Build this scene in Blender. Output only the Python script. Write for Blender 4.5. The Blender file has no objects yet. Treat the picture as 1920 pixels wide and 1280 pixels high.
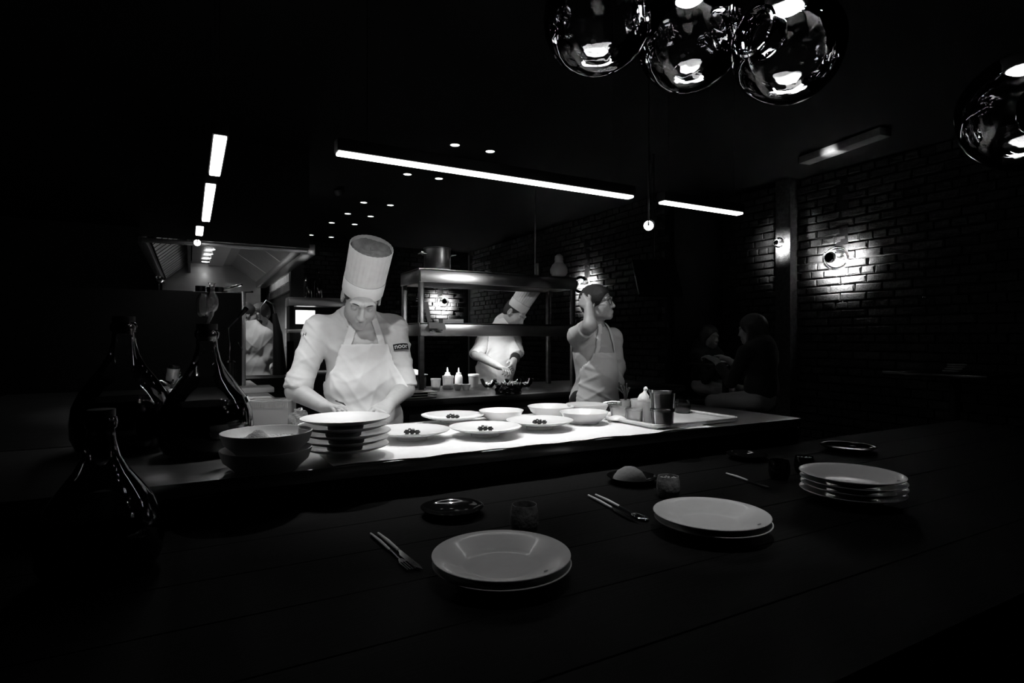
import bpy, bmesh, math, random
import numpy as np
from mathutils import Vector, Matrix, Euler

random.seed(7)
R = math.radians
S = bpy.context.scene
COL = S.collection

# ---------------------------------------------------------------- camera, world, exposure
FPX, HY, EYE, YAW = 1090.0, 634.0, 1.33, R(29.0)
cam_data = bpy.data.cameras.new('camera')
cam_data.sensor_width = 36.0
cam_data.lens = 36.0 * FPX / 1920.0
cam_data.shift_y = (HY - 640.0) / 1920.0
cam_data.clip_start = 0.05
cam = bpy.data.objects.new('camera', cam_data)
cam.location = (0, 0, EYE)
cam.rotation_euler = (R(90), 0, -YAW)
COL.objects.link(cam)
S.camera = cam
world = bpy.data.worlds.new('world')
S.world = world
world.use_nodes = True
world.node_tree.nodes['Background'].inputs[0].default_value = (1, 1, 1, 1)
world.node_tree.nodes['Background'].inputs[1].default_value = 0.004
S.view_settings.view_transform = 'Standard'
S.view_settings.look = 'None'
S.view_settings.gamma = 1.0
S.view_settings.exposure = 0.5
S.view_settings.use_curve_mapping = False

FWD = Vector((math.sin(YAW), math.cos(YAW), 0))
RGT = Vector((math.cos(YAW), -math.sin(YAW), 0))
UP = Vector((0, 0, 1))
CAM = Vector((0, 0, EYE))
def _dir(px, py): return FWD + RGT * ((px - 960.0) / FPX) + UP * ((HY - py) / FPX)
def P(px, py, d): return CAM + _dir(px, py) * d            # a point seen at a known distance
def PZ(px, py, z): return CAM + _dir(px, py) * ((z - EYE) / ((HY - py) / FPX))
def PY(px, py, y): r = _dir(px, py); return CAM + r * (y / r.y)
def PX(px, py, x): r = _dir(px, py); return CAM + r * (x / r.x)

def spot(name, loc, target, power, size=60, blend=0.5, radius=0.02, parent=None):
    l = bpy.data.lights.new(name, 'SPOT'); l.energy = power; l.spot_size = R(size); l.spot_blend = blend
    l.shadow_soft_size = radius
    o = bpy.data.objects.new(name, l); COL.objects.link(o)
    o.location = loc
    o.rotation_euler = (Vector(target) - Vector(loc)).to_track_quat('-Z', 'Y').to_euler()
    if parent: o.parent = parent
    return o
def point(name, loc, power, radius=0.02, parent=None):
    l = bpy.data.lights.new(name, 'POINT'); l.energy = power; l.shadow_soft_size = radius
    o = bpy.data.objects.new(name, l); COL.objects.link(o); o.location = loc
    if parent: o.parent = parent
    return o

# ---------------------------------------------------------------- materials (all procedural)
def _nodes(name):
    m = bpy.data.materials.new(name); m.use_nodes = True
    return m, m.node_tree.nodes, m.node_tree.links, m.node_tree.nodes['Principled BSDF']
def mat(name, v, rough=0.5, metal=0.0, var=0.0, vscale=20.0, bump=0.0, bscale=60.0, spec=0.5, stretch=None,
        sub=0.0, coat=0.0, objvar=0.0, rvar=0.0):
    m, n, l, b = _nodes(name)
    c = v if isinstance(v, tuple) else (v, v, v)
    b.inputs['Base Color'].default_value = (*c, 1)
    b.inputs['Roughness'].default_value = rough
    b.inputs['Metallic'].default_value = metal
    b.inputs['Specular IOR Level'].default_value = spec
    if sub: b.inputs['Subsurface Weight'].default_value = sub; b.inputs['Subsurface Radius'].default_value = (.01, .01, .01)
    if coat: b.inputs['Coat Weight'].default_value = coat; b.inputs['Coat Roughness'].default_value = 0.05
    tc = n.new('ShaderNodeTexCoord'); mp = n.new('ShaderNodeMapping')
    l.new(tc.outputs['Object'], mp.inputs[0])
    if stretch: mp.inputs['Scale'].default_value = stretch
    if var or objvar:
        no = n.new('ShaderNodeTexNoise'); no.inputs['Scale'].default_value = vscale; no.inputs['Detail'].default_value = 5
        l.new(mp.outputs[0], no.inputs['Vector'])
        mr = n.new('ShaderNodeMapRange'); mr.inputs[1].default_value = .3; mr.inputs[2].default_value = .7
        mr.inputs[3].default_value = 1 - var; mr.inputs[4].default_value = 1 + var
        l.new(no.outputs[0], mr.inputs[0])
        last = mr.outputs[0]
        if objvar:
            oi = n.new('ShaderNodeObjectInfo'); m2 = n.new('ShaderNodeMapRange')
            m2.inputs[3].default_value = 1 - objvar; m2.inputs[4].default_value = 1 + objvar
            l.new(oi.outputs['Random'], m2.inputs[0])
            mu = n.new('ShaderNodeMath'); mu.operation = 'MULTIPLY'
            l.new(last, mu.inputs[0]); l.new(m2.outputs[0], mu.inputs[1]); last = mu.outputs[0]
        hs = n.new('ShaderNodeHueSaturation'); hs.inputs['Color'].default_value = (*c, 1)
        l.new(last, hs.inputs['Value']); l.new(hs.outputs[0], b.inputs['Base Color'])
    if rvar:
        n3 = n.new('ShaderNodeTexNoise'); n3.inputs['Scale'].default_value = vscale
        l.new(mp.outputs[0], n3.inputs['Vector'])
        m3 = n.new('ShaderNodeMapRange'); m3.inputs[3].default_value = max(.02, rough - rvar); m3.inputs[4].default_value = rough + rvar
        l.new(n3.outputs[0], m3.inputs[0]); l.new(m3.outputs[0], b.inputs['Roughness'])
    if bump:
        n2 = n.new('ShaderNodeTexNoise'); n2.inputs['Scale'].default_value = bscale; n2.inputs['Detail'].default_value = 4
        l.new(mp.outputs[0], n2.inputs['Vector'])
        bu = n.new('ShaderNodeBump'); bu.inputs['Strength'].default_value = bump; bu.inputs['Distance'].default_value = 0.01
        l.new(n2.outputs[0], bu.inputs['Height']); l.new(bu.outputs[0], b.inputs['Normal'])
    return m
def emit(name, strength, v=1.0):
    m, n, l, b = _nodes(name)
    b.inputs['Base Color'].default_value = (.8, .8, .8, 1)
    b.inputs['Emission Color'].default_value = (v, v, v, 1); b.inputs['Emission Strength'].default_value = strength
    return m
def thin_glass(name, ior=1.5, tint=1.0, rough=0.0, haze=0.0, hazev=.8, bump=0.0):
    """a thin wall of glass or clear plastic: fresnel mirror over straight-through transmission"""
    m = bpy.data.materials.new(name); m.use_nodes = True
    n, l = m.node_tree.nodes, m.node_tree.links
    n.clear()
    out = n.new('ShaderNodeOutputMaterial'); mix = n.new('ShaderNodeMixShader')
    tr = n.new('ShaderNodeBsdfTransparent'); tr.inputs[0].default_value = (tint, tint, tint, 1)
    gl = n.new('ShaderNodeBsdfGlossy'); gl.inputs['Roughness'].default_value = rough
    gl.inputs['Color'].default_value = (1, 1, 1, 1)
    fr = n.new('ShaderNodeFresnel'); fr.inputs['IOR'].default_value = ior
    l.new(fr.outputs[0], mix.inputs[0])
    base = tr
    if haze:
        df = n.new('ShaderNodeBsdfDiffuse'); df.inputs[0].default_value = (hazev, hazev, hazev, 1)
        tl = n.new('ShaderNodeBsdfTranslucent'); tl.inputs[0].default_value = (hazev, hazev, hazev, 1)
        a = n.new('ShaderNodeMixShader'); a.inputs[0].default_value = .5
        l.new(df.outputs[0], a.inputs[1]); l.new(tl.outputs[0], a.inputs[2])
        h = n.new('ShaderNodeMixShader'); h.inputs[0].default_value = haze
        l.new(tr.outputs[0], h.inputs[1]); l.new(a.outputs[0], h.inputs[2]); base = h
    if bump:
        tc = n.new('ShaderNodeTexCoord'); no = n.new('ShaderNodeTexNoise'); no.inputs['Scale'].default_value = 14
        bu = n.new('ShaderNodeBump'); bu.inputs['Strength'].default_value = bump; bu.inputs['Distance'].default_value = .02
        l.new(tc.outputs['Object'], no.inputs['Vector']); l.new(no.outputs[0], bu.inputs['Height'])
        l.new(bu.outputs[0], gl.inputs['Normal']); l.new(bu.outputs[0], fr.inputs['Normal'])
    l.new(base.outputs[0], mix.inputs[1]); l.new(gl.outputs[0], mix.inputs[2]); l.new(mix.outputs[0], out.inputs[0])
    return m

M = {
 'wall': mat('dark_plaster', .005, .9, var=.3, bump=.2, spec=.1),
 'mortar': mat('mortar', .03, .95, var=.3, vscale=40, bump=.6, bscale=120, spec=.1),
 'brick': mat('brick_grey', .05, .85, var=.35, vscale=30, bump=.5, bscale=90, objvar=.3, spec=.1),
 'floor': mat('dark_floor', .006, .5, var=.4, vscale=6, bump=.1),
 'ceil': mat('black_ceiling', .002, .9, var=.3, spec=.1),
 'black': mat('black_paint', .006, .55, var=.2, spec=.2),
 'blackgloss': mat('black_gloss', .006, .22, rvar=.08, vscale=8),
 'blackwood': mat('black_wood', .004, .6, var=.4, vscale=8, stretch=(1, 14, 14), bump=.1, bscale=12, spec=.05),
 'steel': mat('brushed_steel', .6, .30, 1.0, var=.08, vscale=2, stretch=(.4, 8, 8)),
 'steeldark': mat('dark_steel', .22, .34, 1.0, var=.2, vscale=3, stretch=(.5, 8, 8)),
 'steelblack': mat('blackened_steel', .05, .38, 1.0, var=.2, vscale=4, rvar=.1),
 'worktop': mat('dark_worktop', .035, .32, .6, var=.25, vscale=3, stretch=(1, 30, 30), rvar=.1),
 'chrome': mat('polished_steel', .75, .12, 1.0, rvar=.05),
 'porcelain': mat('white_porcelain', .74, .22, var=.03, vscale=10, coat=.3),
 'stoneware': mat('pale_stoneware', .5, .5, var=.03, vscale=60, bump=.03, bscale=150),
 'darkstone': mat('dark_stoneware', .22, .45, var=.4, vscale=70, bump=.15, bscale=150),
 'darkglaze': mat('dark_glaze', .005, .08, var=.4, vscale=50),
 'plateglaze': mat('pale_glaze', .5, .28, var=.03, vscale=60, coat=.2),
 'cloth': mat('white_cloth', .82, .95, var=.03, vscale=30, bump=.25, bscale=400),
 'jacket': mat('white_cotton', .57, .9, var=.04, vscale=18, bump=.18, bscale=26),
 'apron': mat('apron_cotton', .74, .92, var=.04, vscale=14, bump=.22, bscale=18),
 'paper': mat('white_paper', .62, .85, var=.04, vscale=40),
 'topcloth': mat('shaded_hat_top', .13, .95, var=.25, vscale=30, bump=.4, bscale=40),  # hat top darkened in its colour to stand for shade in the recess
 'paperdim': mat('grey_paper', .34, .85, var=.12, vscale=40),
 'skin': mat('skin', .40, .5, var=.06, vscale=40, bump=.06, bscale=200, sub=.08),
 'skindark': mat('skin_dark', .30, .5, var=.06, vscale=40, bump=.06, bscale=200),
 'hair': mat('dark_hair', .018, .5, var=.5, vscale=60, stretch=(8, 8, 1), bump=.5, bscale=80),
 'blackcloth': mat('black_cloth', .012, .9, var=.3, bump=.2),
 'darkgarment': mat('dark_garment', .012, .9, var=.3, vscale=12, bump=.3, bscale=30),
 'glass': thin_glass('clear_glass', 1.5),
 'globe': thin_glass('blown_glass', 1.5, .98, bump=.12),
 'bottleglass': thin_glass('bottle_glass', 1.52, .86),
 'airglass': thin_glass('airlock_glass', 1.7, .9, .02, haze=.12),
 'clearplastic': thin_glass('clear_plastic', 1.45, .93, .15, haze=.30, hazev=.8),
 'milkplastic': thin_glass('milky_plastic', 1.45, .9, .3, haze=.75, hazev=.85),
 'liquid': mat('dark_liquid', .004, .06),
 'sauce': mat('dark_sauce', .012, .3, var=.4, vscale=40),
 'food': mat('dark_food', .02, .4, var=.6, vscale=90, bump=.6, bscale=200),
 'foodpale': mat('pale_food', .5, .7, var=.3, vscale=60, bump=.4, bscale=120),
 'powder': mat('grey_powder', .33, .95, var=.25, vscale=70, bump=.6, bscale=160),
 'whiteplastic': mat('white_plastic', .75, .4),
 'foil': mat('crumpled_foil', .8, .4, .5, var=.2, vscale=30),
 'tile': mat('white_tile', .62, .25, objvar=.12, var=.04),
 'grout': mat('tile_grout', .25, .9),
 'napkin': mat('dim_linen', .2, .95, bump=.2),
 'darkclear': thin_glass('dark_clear_plastic', 1.45, .95, .06, haze=.05, hazev=.8),
 'grey': mat('grey_paint', .16, .7, var=.15),
 'ink': mat('black_ink', .006, .8),
 'leaf': mat('dark_herb', .02, .6, var=.4),
 'led': emit('led_diffuser', 4),
 'ledside': emit('led_diffuser_side', 5),
 'downlight': emit('downlight_lens', 3.0),
 'bulb': emit('lamp_lens', 7),
 'panel': emit('lit_wall_glow', 1.1),  # glow stands in for a brightly lit white wall
 'hoodlamp': emit('hood_lamp_lens', 5),
}

# ---------------------------------------------------------------- mesh building
class MB:
    def __init__(s): s.v = []; s.f = []
    def add(s, v, f, T=None):
        b = len(s.v)
        s.v += [tuple(T @ Vector(q)) if T else tuple(q) for q in v]
        s.f += [[i + b for i in q] for q in f]; return s
    def box(s, c, d, T=None, rz=0, rot=None):
        x, y, z = [q / 2 for q in d]; c = Vector(c)
        m = rot if rot is not None else Matrix.Rotation(rz, 3, 'Z')
        v = [c + m @ Vector((a, b, e)) for e in (-z, z) for b in (-y, y) for a in (-x, x)]
        return s.add(v, [(0, 2, 3, 1), (4, 5, 7, 6), (0, 1, 5, 4), (2, 6, 7, 3), (0, 4, 6, 2), (1, 3, 7, 5)], T)
    def bbox(s, c, d, b=.004, seg=2, rz=0, rot=None):
        bm = bmesh.new(); bmesh.ops.create_cube(bm, size=1)
        bmesh.ops.scale(bm, vec=Vector(d), verts=bm.verts)
        bmesh.ops.bevel(bm, geom=list(bm.edges), offset=b, segments=seg, profile=.5, affect='EDGES', clamp_overlap=True)
        m = rot if rot is not None else Matrix.Rotation(rz, 3, 'Z')
        bm.verts.index_update()
        v = [Vector(c) + m @ q.co for q in bm.verts]; f = [[q.index for q in p.verts] for p in bm.faces]
        bm.free(); return s.add(v, f)
    def lathe(s, prof, seg=40, T=None, c=(0, 0, 0), wob=None):
        v, f, rings = [], [], []
        for r, z in prof:
            if r < 1e-6: rings.append([len(v)]); v.append((c[0], c[1], c[2] + z))
            else:
                rings.append(list(range(len(v), len(v) + seg)))
                for i in range(seg):
                    a = 2 * math.pi * i / seg; rr = r * (wob(a, z) if wob else 1)
                    v.append((c[0] + rr * math.cos(a), c[1] + rr * math.sin(a), c[2] + z))
        for a, b in zip(rings, rings[1:]):
            for i in range(seg):
                j = (i + 1) % seg
                if len(a) == 1 and len(b) == 1: continue
                if len(a) == 1: f.append((a[0], b[j], b[i]))
                elif len(b) == 1: f.append((a[i], a[j], b[0]))
                else: f.append((a[i], a[j], b[j], b[i]))
        return s.add(v, f, T)
    def tube(s, pts, r, seg=10, cap=True):
        pts = [Vector(p) for p in pts]; n = len(pts)
        rs = r if isinstance(r, (list, tuple)) else [r] * n
        v, f = [], []
        t0 = (pts[1] - pts[0]).normalized()
        nrm = t0.orthogonal().normalized()
        for i, p in enumerate(pts):
            t = (pts[min(i + 1, n - 1)] - pts[max(i - 1, 0)]).normalized()
            nrm = (nrm - t * nrm.dot(t)).normalized(); bi = t.cross(nrm)
            for k in range(seg):
                a = 2 * math.pi * k / seg
                v.append(p + (nrm * math.cos(a) + bi * math.sin(a)) * rs[i])
        for i in range(n - 1):
            for k in range(seg):
                j = (k + 1) % seg
                f.append((i * seg + k, i * seg + j, (i + 1) * seg + j, (i + 1) * seg + k))
        if cap: f.append(tuple(range(seg))[::-1]); f.append(tuple(range((n - 1) * seg, n * seg)))
        return s.add(v, f)
    def ell(s, c, r, seg=16, rings=10, rot=None, T=None):
        prof = [(max(0, math.sin(math.pi * i / rings)), -math.cos(math.pi * i / rings)) for i in range(rings + 1)]
        prof[0] = (0, -1); prof[-1] = (0, 1)
        m = (Matrix.Translation(Vector(c)) @ (rot.to_4x4() if rot is not None else Matrix.Identity(4)) @ Matrix.Diagonal((*r, 1)))
        return s.lathe(prof, seg, (T @ m) if T else m)
    def prism(s, poly, z0, z1, T=None):
        n = len(poly)
        v = [(x, y, z0) for x, y in poly] + [(x, y, z1) for x, y in poly]
        f = [tuple(range(n))[::-1], tuple(range(n, 2 * n))] + [(i, (i + 1) % n, n + (i + 1) % n, n + i) for i in range(n)]
        return s.add(v, f, T)
    def mesh(s, name, m, sharp=35):
        me = bpy.data.meshes.new(name); me.from_pydata([tuple(q) for q in s.v], [], s.f)
        me.materials.append(M[m] if isinstance(m, str) else m)
        if sharp:
            me.polygons.foreach_set('use_smooth', [True] * len(me.polygons))
            me.set_sharp_from_angle(angle=R(sharp))
        me.update(); return me
    def build(s, name, m, parent=None, loc=(0, 0, 0), rot=(0, 0, 0), sharp=35, kind=None):
        return link(name, s.mesh(name, m, sharp), parent, loc, rot, kind)
def link(name, me, parent=None, loc=(0, 0, 0), rot=(0, 0, 0), kind=None):
    o = bpy.data.objects.new(name, me); COL.objects.link(o)
    o.location = loc; o.rotation_euler = rot
    if parent: o.parent = parent
    if kind: o['kind'] = kind
    return o
def tag(o, label, cat, group=None, kind=None):
    o['label'] = label; o['category'] = cat
    if group: o['group'] = group
    if kind: o['kind'] = kind
    return o
def thing(name, label, cat, loc=(0, 0, 0), rz=0, group=None, rot=None):
    o = bpy.data.objects.new(name, None); COL.objects.link(o); o.empty_display_size = .05
    o.location = loc; o.rotation_euler = rot if rot else (0, 0, rz)
    return tag(o, label, cat, group)
def struct(name, label, cat, mb, m, sharp=None):
    o = mb.build(name, m, sharp=sharp); tag(o, label, cat, kind='structure'); return o
def dup(o, loc, rz=0, label=None, parent=None):
    c = o.copy(); COL.objects.link(c); c.location = loc; c.rotation_euler = (0, 0, rz)
    if label: c['label'] = label
    for ch in o.children:
        d = ch.copy(); COL.objects.link(d); d.parent = c
        for g in ch.children:
            e = g.copy(); COL.objects.link(e); e.parent = d
    return c
# ================================================================ the room
ZC = 2.88
XR, XR2, YB, XL, YF = 5.2, 4.42, 9.6, -3.2, -2.6
YS = 4.6                                                        # where the right wall steps in
struct('floor', 'dark floor of the restaurant and kitchen', 'floor', MB().box(((XL + XR) / 2, (YF + YB) / 2, -.05), (XR - XL + .6, YB - YF + .6, .1)), 'floor')
struct('ceiling', 'black ceiling above the kitchen and dining counter', 'ceiling', MB().box(((XL + XR) / 2, (YF + YB) / 2, ZC + .05), (XR - XL + .6, YB - YF + .6, .1)), 'ceil')
wl = struct('wall_left', 'dark wall on the left in shadow', 'wall', MB().box((XL - .05, (YF + YB) / 2, ZC / 2), (.1, YB - YF, ZC)), 'wall')
wf = struct('wall_front', 'dark wall behind the dining side', 'wall', MB().box(((XL + XR) / 2, YF - .05, ZC / 2), (XR - XL, .1, ZC)), 'wall')
wr = struct('wall_right', 'dark brick wall on the right with a round lamp', 'wall', MB().box((XR + .07, (YF + YS) / 2, ZC / 2), (.1, YS - YF, ZC)), 'mortar')
wk = struct('wall_kitchen', 'brick wall behind the standing cook with glasses', 'wall', MB().box((XR2 + .07, (YS + YB) / 2 + .02, ZC / 2), (.1, YB - YS - .04, ZC)), 'mortar')
ws = struct('wall_step', 'dark end face where the brick wall steps in', 'wall', MB().box(((XR + XR2) / 2 + .06, YS - .02, ZC / 2), (XR - XR2 - .02, .06, ZC)), 'wall')
wb = struct('wall_back', 'far dark brick wall at the back of the kitchen', 'wall', MB().box(((XL + XR2) / 2, YB + .07, ZC / 2), (XR2 - XL, .1, ZC)), 'mortar')

# bricks: a few worn shapes shared by all
def brick_mesh(seed, l=.222, h=.063, t=.05):
    rn = random.Random(seed); bm = bmesh.new(); bmesh.ops.create_cube(bm, size=1)
    bmesh.ops.scale(bm, vec=(l, t, h), verts=bm.verts)
    front = [e for e in bm.edges if all(v.co.y < 0 for v in e.verts)]
    bmesh.ops.bevel(bm, geom=front, offset=.006 + .004 * rn.random(), segments=1, affect='EDGES')
    for v in bm.verts:
        if v.co.y < 0: v.co += Vector((rn.uniform(-.004, .004), rn.uniform(-.005, .004), rn.uniform(-.003, .003)))
    me = bpy.data.meshes.new('brick'); bm.to_mesh(me); bm.free(); me.materials.append(M['brick']); return me
BR = [brick_mesh(i) for i in range(7)]
BRH = [brick_mesh(20 + i, .105) for i in range(5)]
def brickwork(wall, axis, at, lo, hi, z0, z1, focus, nmax=290, zlow=0.0):
    """bond of stretchers with header courses on a wall face; the nearest to the lamps are single bricks"""
    spots = []
    row = 0; z = z0
    while z < z1 - .04:
        header = row % 4 == 3
        step = .117 if header else .234
        s = lo + (0 if row % 2 else step / 2) + random.uniform(-.01, .01)
        while s < hi - step * .4:
            spots.append((s, z, header)); s += step
        row += 1; z += .0752
    def key(q): return min((q[0] - f[0]) ** 2 + (q[1] - f[1]) ** 2 * f[2] for f in focus)
    spots.sort(key=key)
    rest = MB()
    for i, (s, z, hd) in enumerate(spots):
        if axis == 'X': loc = (at + random.uniform(-.004, .006), s, z); rz = -math.pi / 2
        else: loc = (s, at + random.uniform(-.004, .006), z); rz = 0
        if i < nmax:
            link('brick', random.choice(BRH if hd else BR), wall, loc, (0, random.uniform(-.012, .012), rz))
        else:
            d = (.105 if hd else .222, .05, .063)
            rest.box(loc, d, rz=rz)
    if rest.v:
        o = rest.build('brickwork', 'brick', wall, sharp=None); o['kind'] = 'stuff'
L1 = PX(1579, 485, XR - .02); L2 = PX(1101, 534, XR2 - .02); L3 = PY(826, 566, YB - .02)
brickwork(wr, 'X', XR, .6, YS - .05, .2, ZC, [(L1.y, L1.z - .02, 1)], 260)
brickwork(wk, 'X', XR2, YS + .1, YB - .1, .2, ZC, [(L2.y, L2.z, 1), (7.4, .95, 2.2)], 290)
brickwork(wb, 'Y', YB, 1.2, XR2 - .1, .2, ZC, [(L3.x, L3.z, 1)], 150)

# wall lamps: a flat black bar with a round glass shade, dark knob in front, light thrown back on the wall
def wall_lamp(loc, axis, label, power, bar_top, bar=True, s=1.0):
    t = thing('wall_lamp', label, 'wall lamp', loc, -math.pi / 2 if axis == 'X' else 0)
    # local: -Y is out from the wall
    if bar: MB().bbox((0, -.012, (bar_top - loc[2]) / 2 + .02), (.115 * s, .02, bar_top - loc[2] + .10), .006).build('back_bar', 'black', t)
    rot = Matrix.Rotation(R(90), 4, 'X')
    MB().lathe([(.0, .0), (.032 * s, 0), (.03 * s, .03), (.018 * s, .05), (.018 * s, .17 * s)], 20, rot).build('stem', 'steeldark', t)
    MB().lathe([(.0, .175 * s), (.035 * s, .17 * s), (.048 * s, .185 * s), (.05 * s, .20 * s), (.04 * s, .222 * s), (.02 * s, .232 * s), (0, .234 * s)], 28, rot).build('knob', 'black', t)
    prof = [(.055 + .055 * math.sin(a), .12 - .075 * math.cos(a)) for a in [math.pi * i / 14 for i in range(15)]]
    MB().lathe([(r * s, z * s) for r, z in prof], 36, rot).build('glass_shade', 'glass', t)
    MB().lathe([(.0, .168 * s), (.034 * s, .166 * s), (.034 * s, .160 * s), (0, .158 * s)], 24, rot).build('diffuser', 'bulb', t)
    spot('lamp_light', (0.0, -.155 * s, -.03 * s), (0, 0, -.035 * s), power, 141, .35, .03 * s, t)
    return t
wall_lamp(L1 + Vector((.02, 0, 0)), 'X', 'round wall lamp glowing on the brick wall at the right, below a black bar', 110, ZC - .12)
wall_lamp(L2 + Vector((.02, 0, 0)), 'X', 'round wall lamp on the brick wall right behind the cook with glasses', 130, ZC - .3)
wall_lamp(L3 + Vector((0, .02, 0)), 'Y', 'distant wall lamp lighting far bricks between the two gantry shelves', 130, ZC - .2)
# the small lamp on a narrow pale pilaster
pl = PX(1464, 455, XR - .16)
pil = MB().box((0, 0, 0), (.14, .16, ZC)).build('pilaster', 'brick', loc=(XR - .06, pl.y, ZC / 2)); tag(pil, 'narrow pilaster on the right wall behind the small lamp', 'pilaster', kind='structure')
wall_lamp(Vector((XR - .13, pl.y + .005, pl.z)), 'X', 'small round wall lamp on a narrow lit strip left of the large brick lamp', 14, 0, bar=False, s=.46)

# tiled bulkhead and grey door far left in the kitchen
XT = 1.0
wt = struct('wall_partition', 'partition with white tiles above a grey door at the kitchen end', 'wall', MB().box((XT + .06, 8.2, 2.38), (.1, 2.4, 1.0)), 'grout')
tm = MB().bbox((0, 0, 0), (.014, .196, .096), .004, 1).mesh('tile', 'tile')
z = 1.93
k = 0
while z < ZC - .04:
    y = 7.1 + (.1 if k % 2 else 0)
    while y < 9.35: link('tile', tm, wt, (XT + .006, y, z)); y += .2
    z += .1; k += 1
d1 = MB().bbox((XT + .06, 8.2, .94), (.06, 2.3, 1.88), .01).build('door_1', 'grey'); tag(d1, 'grey kitchen door with paper notices below the white tiles', 'door', kind='structure')
for i, (yy, zz, w, h, m) in enumerate([(7.45, 1.62, .30, .34, 'paper'), (7.45, 1.33, .30, .2, 'paperdim')]):
    o = MB().box((0, 0, 0), (.004, w, h)).build('notice', m, loc=(XT + .026, yy, zz))
    tag(o, ['white paper notice taped high on the grey kitchen door', 'smaller grey notice below the white one on the kitchen door'][i], 'notice')
spot('tile_downlight', (XT - .5, 8.0, ZC - .05), (XT, 7.9, 1.9), 26, 110, .6)
struct('trim_1', 'dark post at the edge of the tiled partition', 'post', MB().box((XT + .06, 6.95, ZC / 2), (.14, .1, ZC)), 'black')

# ceiling downlights
DL = [(853, 271, 'right behind the long light bar, left of the two nearest'), (919, 283, 'right behind the long light bar, right of the two nearest'),
      (764, 326, 'in the second pair, the left one, above the shelf gantry'), (823, 334, 'in the second pair, the right one, above the shelf gantry'),
      (397, 394, 'alone beside the slanting light bars over the left counter'), (682, 379, 'in the third pair above the tall white hat, left one'),
      (732, 384, 'in the third pair above the tall white hat, right one'), (652, 400, 'in the fourth row left of the white hat, left one'),
      (695, 405, 'in the fourth row directly above the white hat'), (622, 417, 'in the fifth row, left one'), (665, 420, 'in the fifth row, right one'),
      (583, 440, 'farthest row, leftmost of all small ones'), (621, 444, 'farthest row, just left of the white hat')]
lm = MB().lathe([(0, -.004), (.036, -.004), (.038, 0)], 24).mesh('lens', 'downlight')
rm = MB().lathe([(.038, 0), (.038, -.006), (.05, -.006), (.052, 0)], 24).mesh('trim_ring', 'black')
for px, py, w in DL:
    p = PZ(px, py, ZC - .001)
    t = thing('ceiling_downlight', 'small round recessed downlight ' + w, 'downlight', p, group='recessed downlights in the black ceiling')
    link('lens', lm, t); link('trim_ring', rm, t)
p = PZ(637, 361, ZC - .05)
t = thing('ceiling_downlight', 'tilted adjustable downlight left of the white hat, seen as a slanted streak', 'downlight', p, group='recessed downlights in the black ceiling')
MB().lathe([(.05, .04), (.052, 0), (.045, -.02), (.045, -.012), (.0, -.010)], 24).build('housing', 'black', t, rot=(R(20), R(-25), 0))
MB().lathe([(0, -.017), (.044, -.017), (.044, -.014)], 24).build('lens', 'downlight', t, rot=(R(20), R(-25), 0))

# pale ceiling duct catching light on the right
a = PZ(1530, 300, ZC - .06); b = PZ(1632, 264, ZC - .06); a_duct, b_duct = a.copy(), b.copy()
dv = (b - a); dl = dv.length
o = MB().bbox((0, 0, 0), (dl * 1.5, .12, .06), .008).build('ceiling_duct', 'paperdim', loc=(a + b) / 2 + Vector((0, 0, .028)), rot=(0, 0, math.atan2(dv.y, dv.x)))
tag(o, 'flat pale duct under the ceiling at the upper right, partly lit', 'duct')

# ================================================================ light bars over the pass and the left counter
def light_bar(label, x0, x1, y, z, axis='X', spots=(), sp=0):
    L = x1 - x0
    t = thing('linear_pendant_light', label, 'pendant light', ((x0 + x1) / 2, y, z) if axis == 'X' else (y, (x0 + x1) / 2, z), 0 if axis == 'X' else math.pi / 2)
    MB().bbox((0, 0, .028), (L + .01, .056, .045), .003).build('housing', 'black', t)
    MB().bbox((0, 0, .001), (L, .044, .012), .004).build('diffuser', 'led' if axis == 'X' else 'ledside', t)
    for s in (-.42, .42):
        MB().tube([(s * L, 0, .04), (s * L, 0, ZC - z)], .0015, 6).build('cable', 'black', t)
    for s in spots: spot('bar_and_fill_spot', (s * L, 0, -.012), t.location + Vector((s * L, .0, -2)), sp, 118, .9, .012).parent = t
    return t
YBAR = 2.15; GSH_Y = 3.75
tb = light_bar('long thin white light bar hanging over the plated dishes', .467, 1.84, YBAR, 2.0)
tb2 = light_bar('short thin light bar hanging at the right of the long one', 2.035, 2.60, YBAR, 2.0)
for xs, pw in ((.56, 12), (.95, 11), (1.33, 11), (1.68, 11)):
    spot('bar_and_fill_spot', (xs, YBAR + .0, 1.985), (xs, YBAR + .05, 0), pw * 1.35, 84, .75, .014)
spot('bar_and_fill_spot', (2.08, YBAR, 1.985), (2.0, YBAR + .08, .95), 9, 52, .9, .014)
spot('bar_and_fill_spot', (.49, YBAR, 1.985), (.30, 2.0, 1.05), 17, 34, .8, .014)
light_bar('nearest wide light bar over the left counter, top left', 2.42, 3.0, .10, 2.08, 'Y')
spot('bar_and_fill_spot', (.10, 2.75, 2.065), (.22, 2.75, .95), 15, 66, .8, .014)
spot('bar_and_fill_spot', (.09, 3.7, 2.065), (.1, 3.7, .95), 15, 80, .8, .014)
spot('bar_and_fill_spot', P(1216, 426, 2.86) + Vector((0, .05, -.04)), P(968, 590, 4.98), 20, 12, .6, .014)  # added beam from beside the hanging spotlight, brightens the second chef
spot('bar_and_fill_spot', P(1216, 426, 2.86) + Vector((0, .05, -.03)), (1.55, GSH_Y, 1.66), 14, 30, .9, .03)  # added beam for a highlight on the gantry shelf front
light_bar('middle light bar over the left counter, second in line', 3.2, 4.2, .09, 2.08, 'Y')
light_bar('farthest short light bar over the left counter, next to a round spotlight', 4.45, 4.80, .06, 2.08, 'Y')

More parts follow.
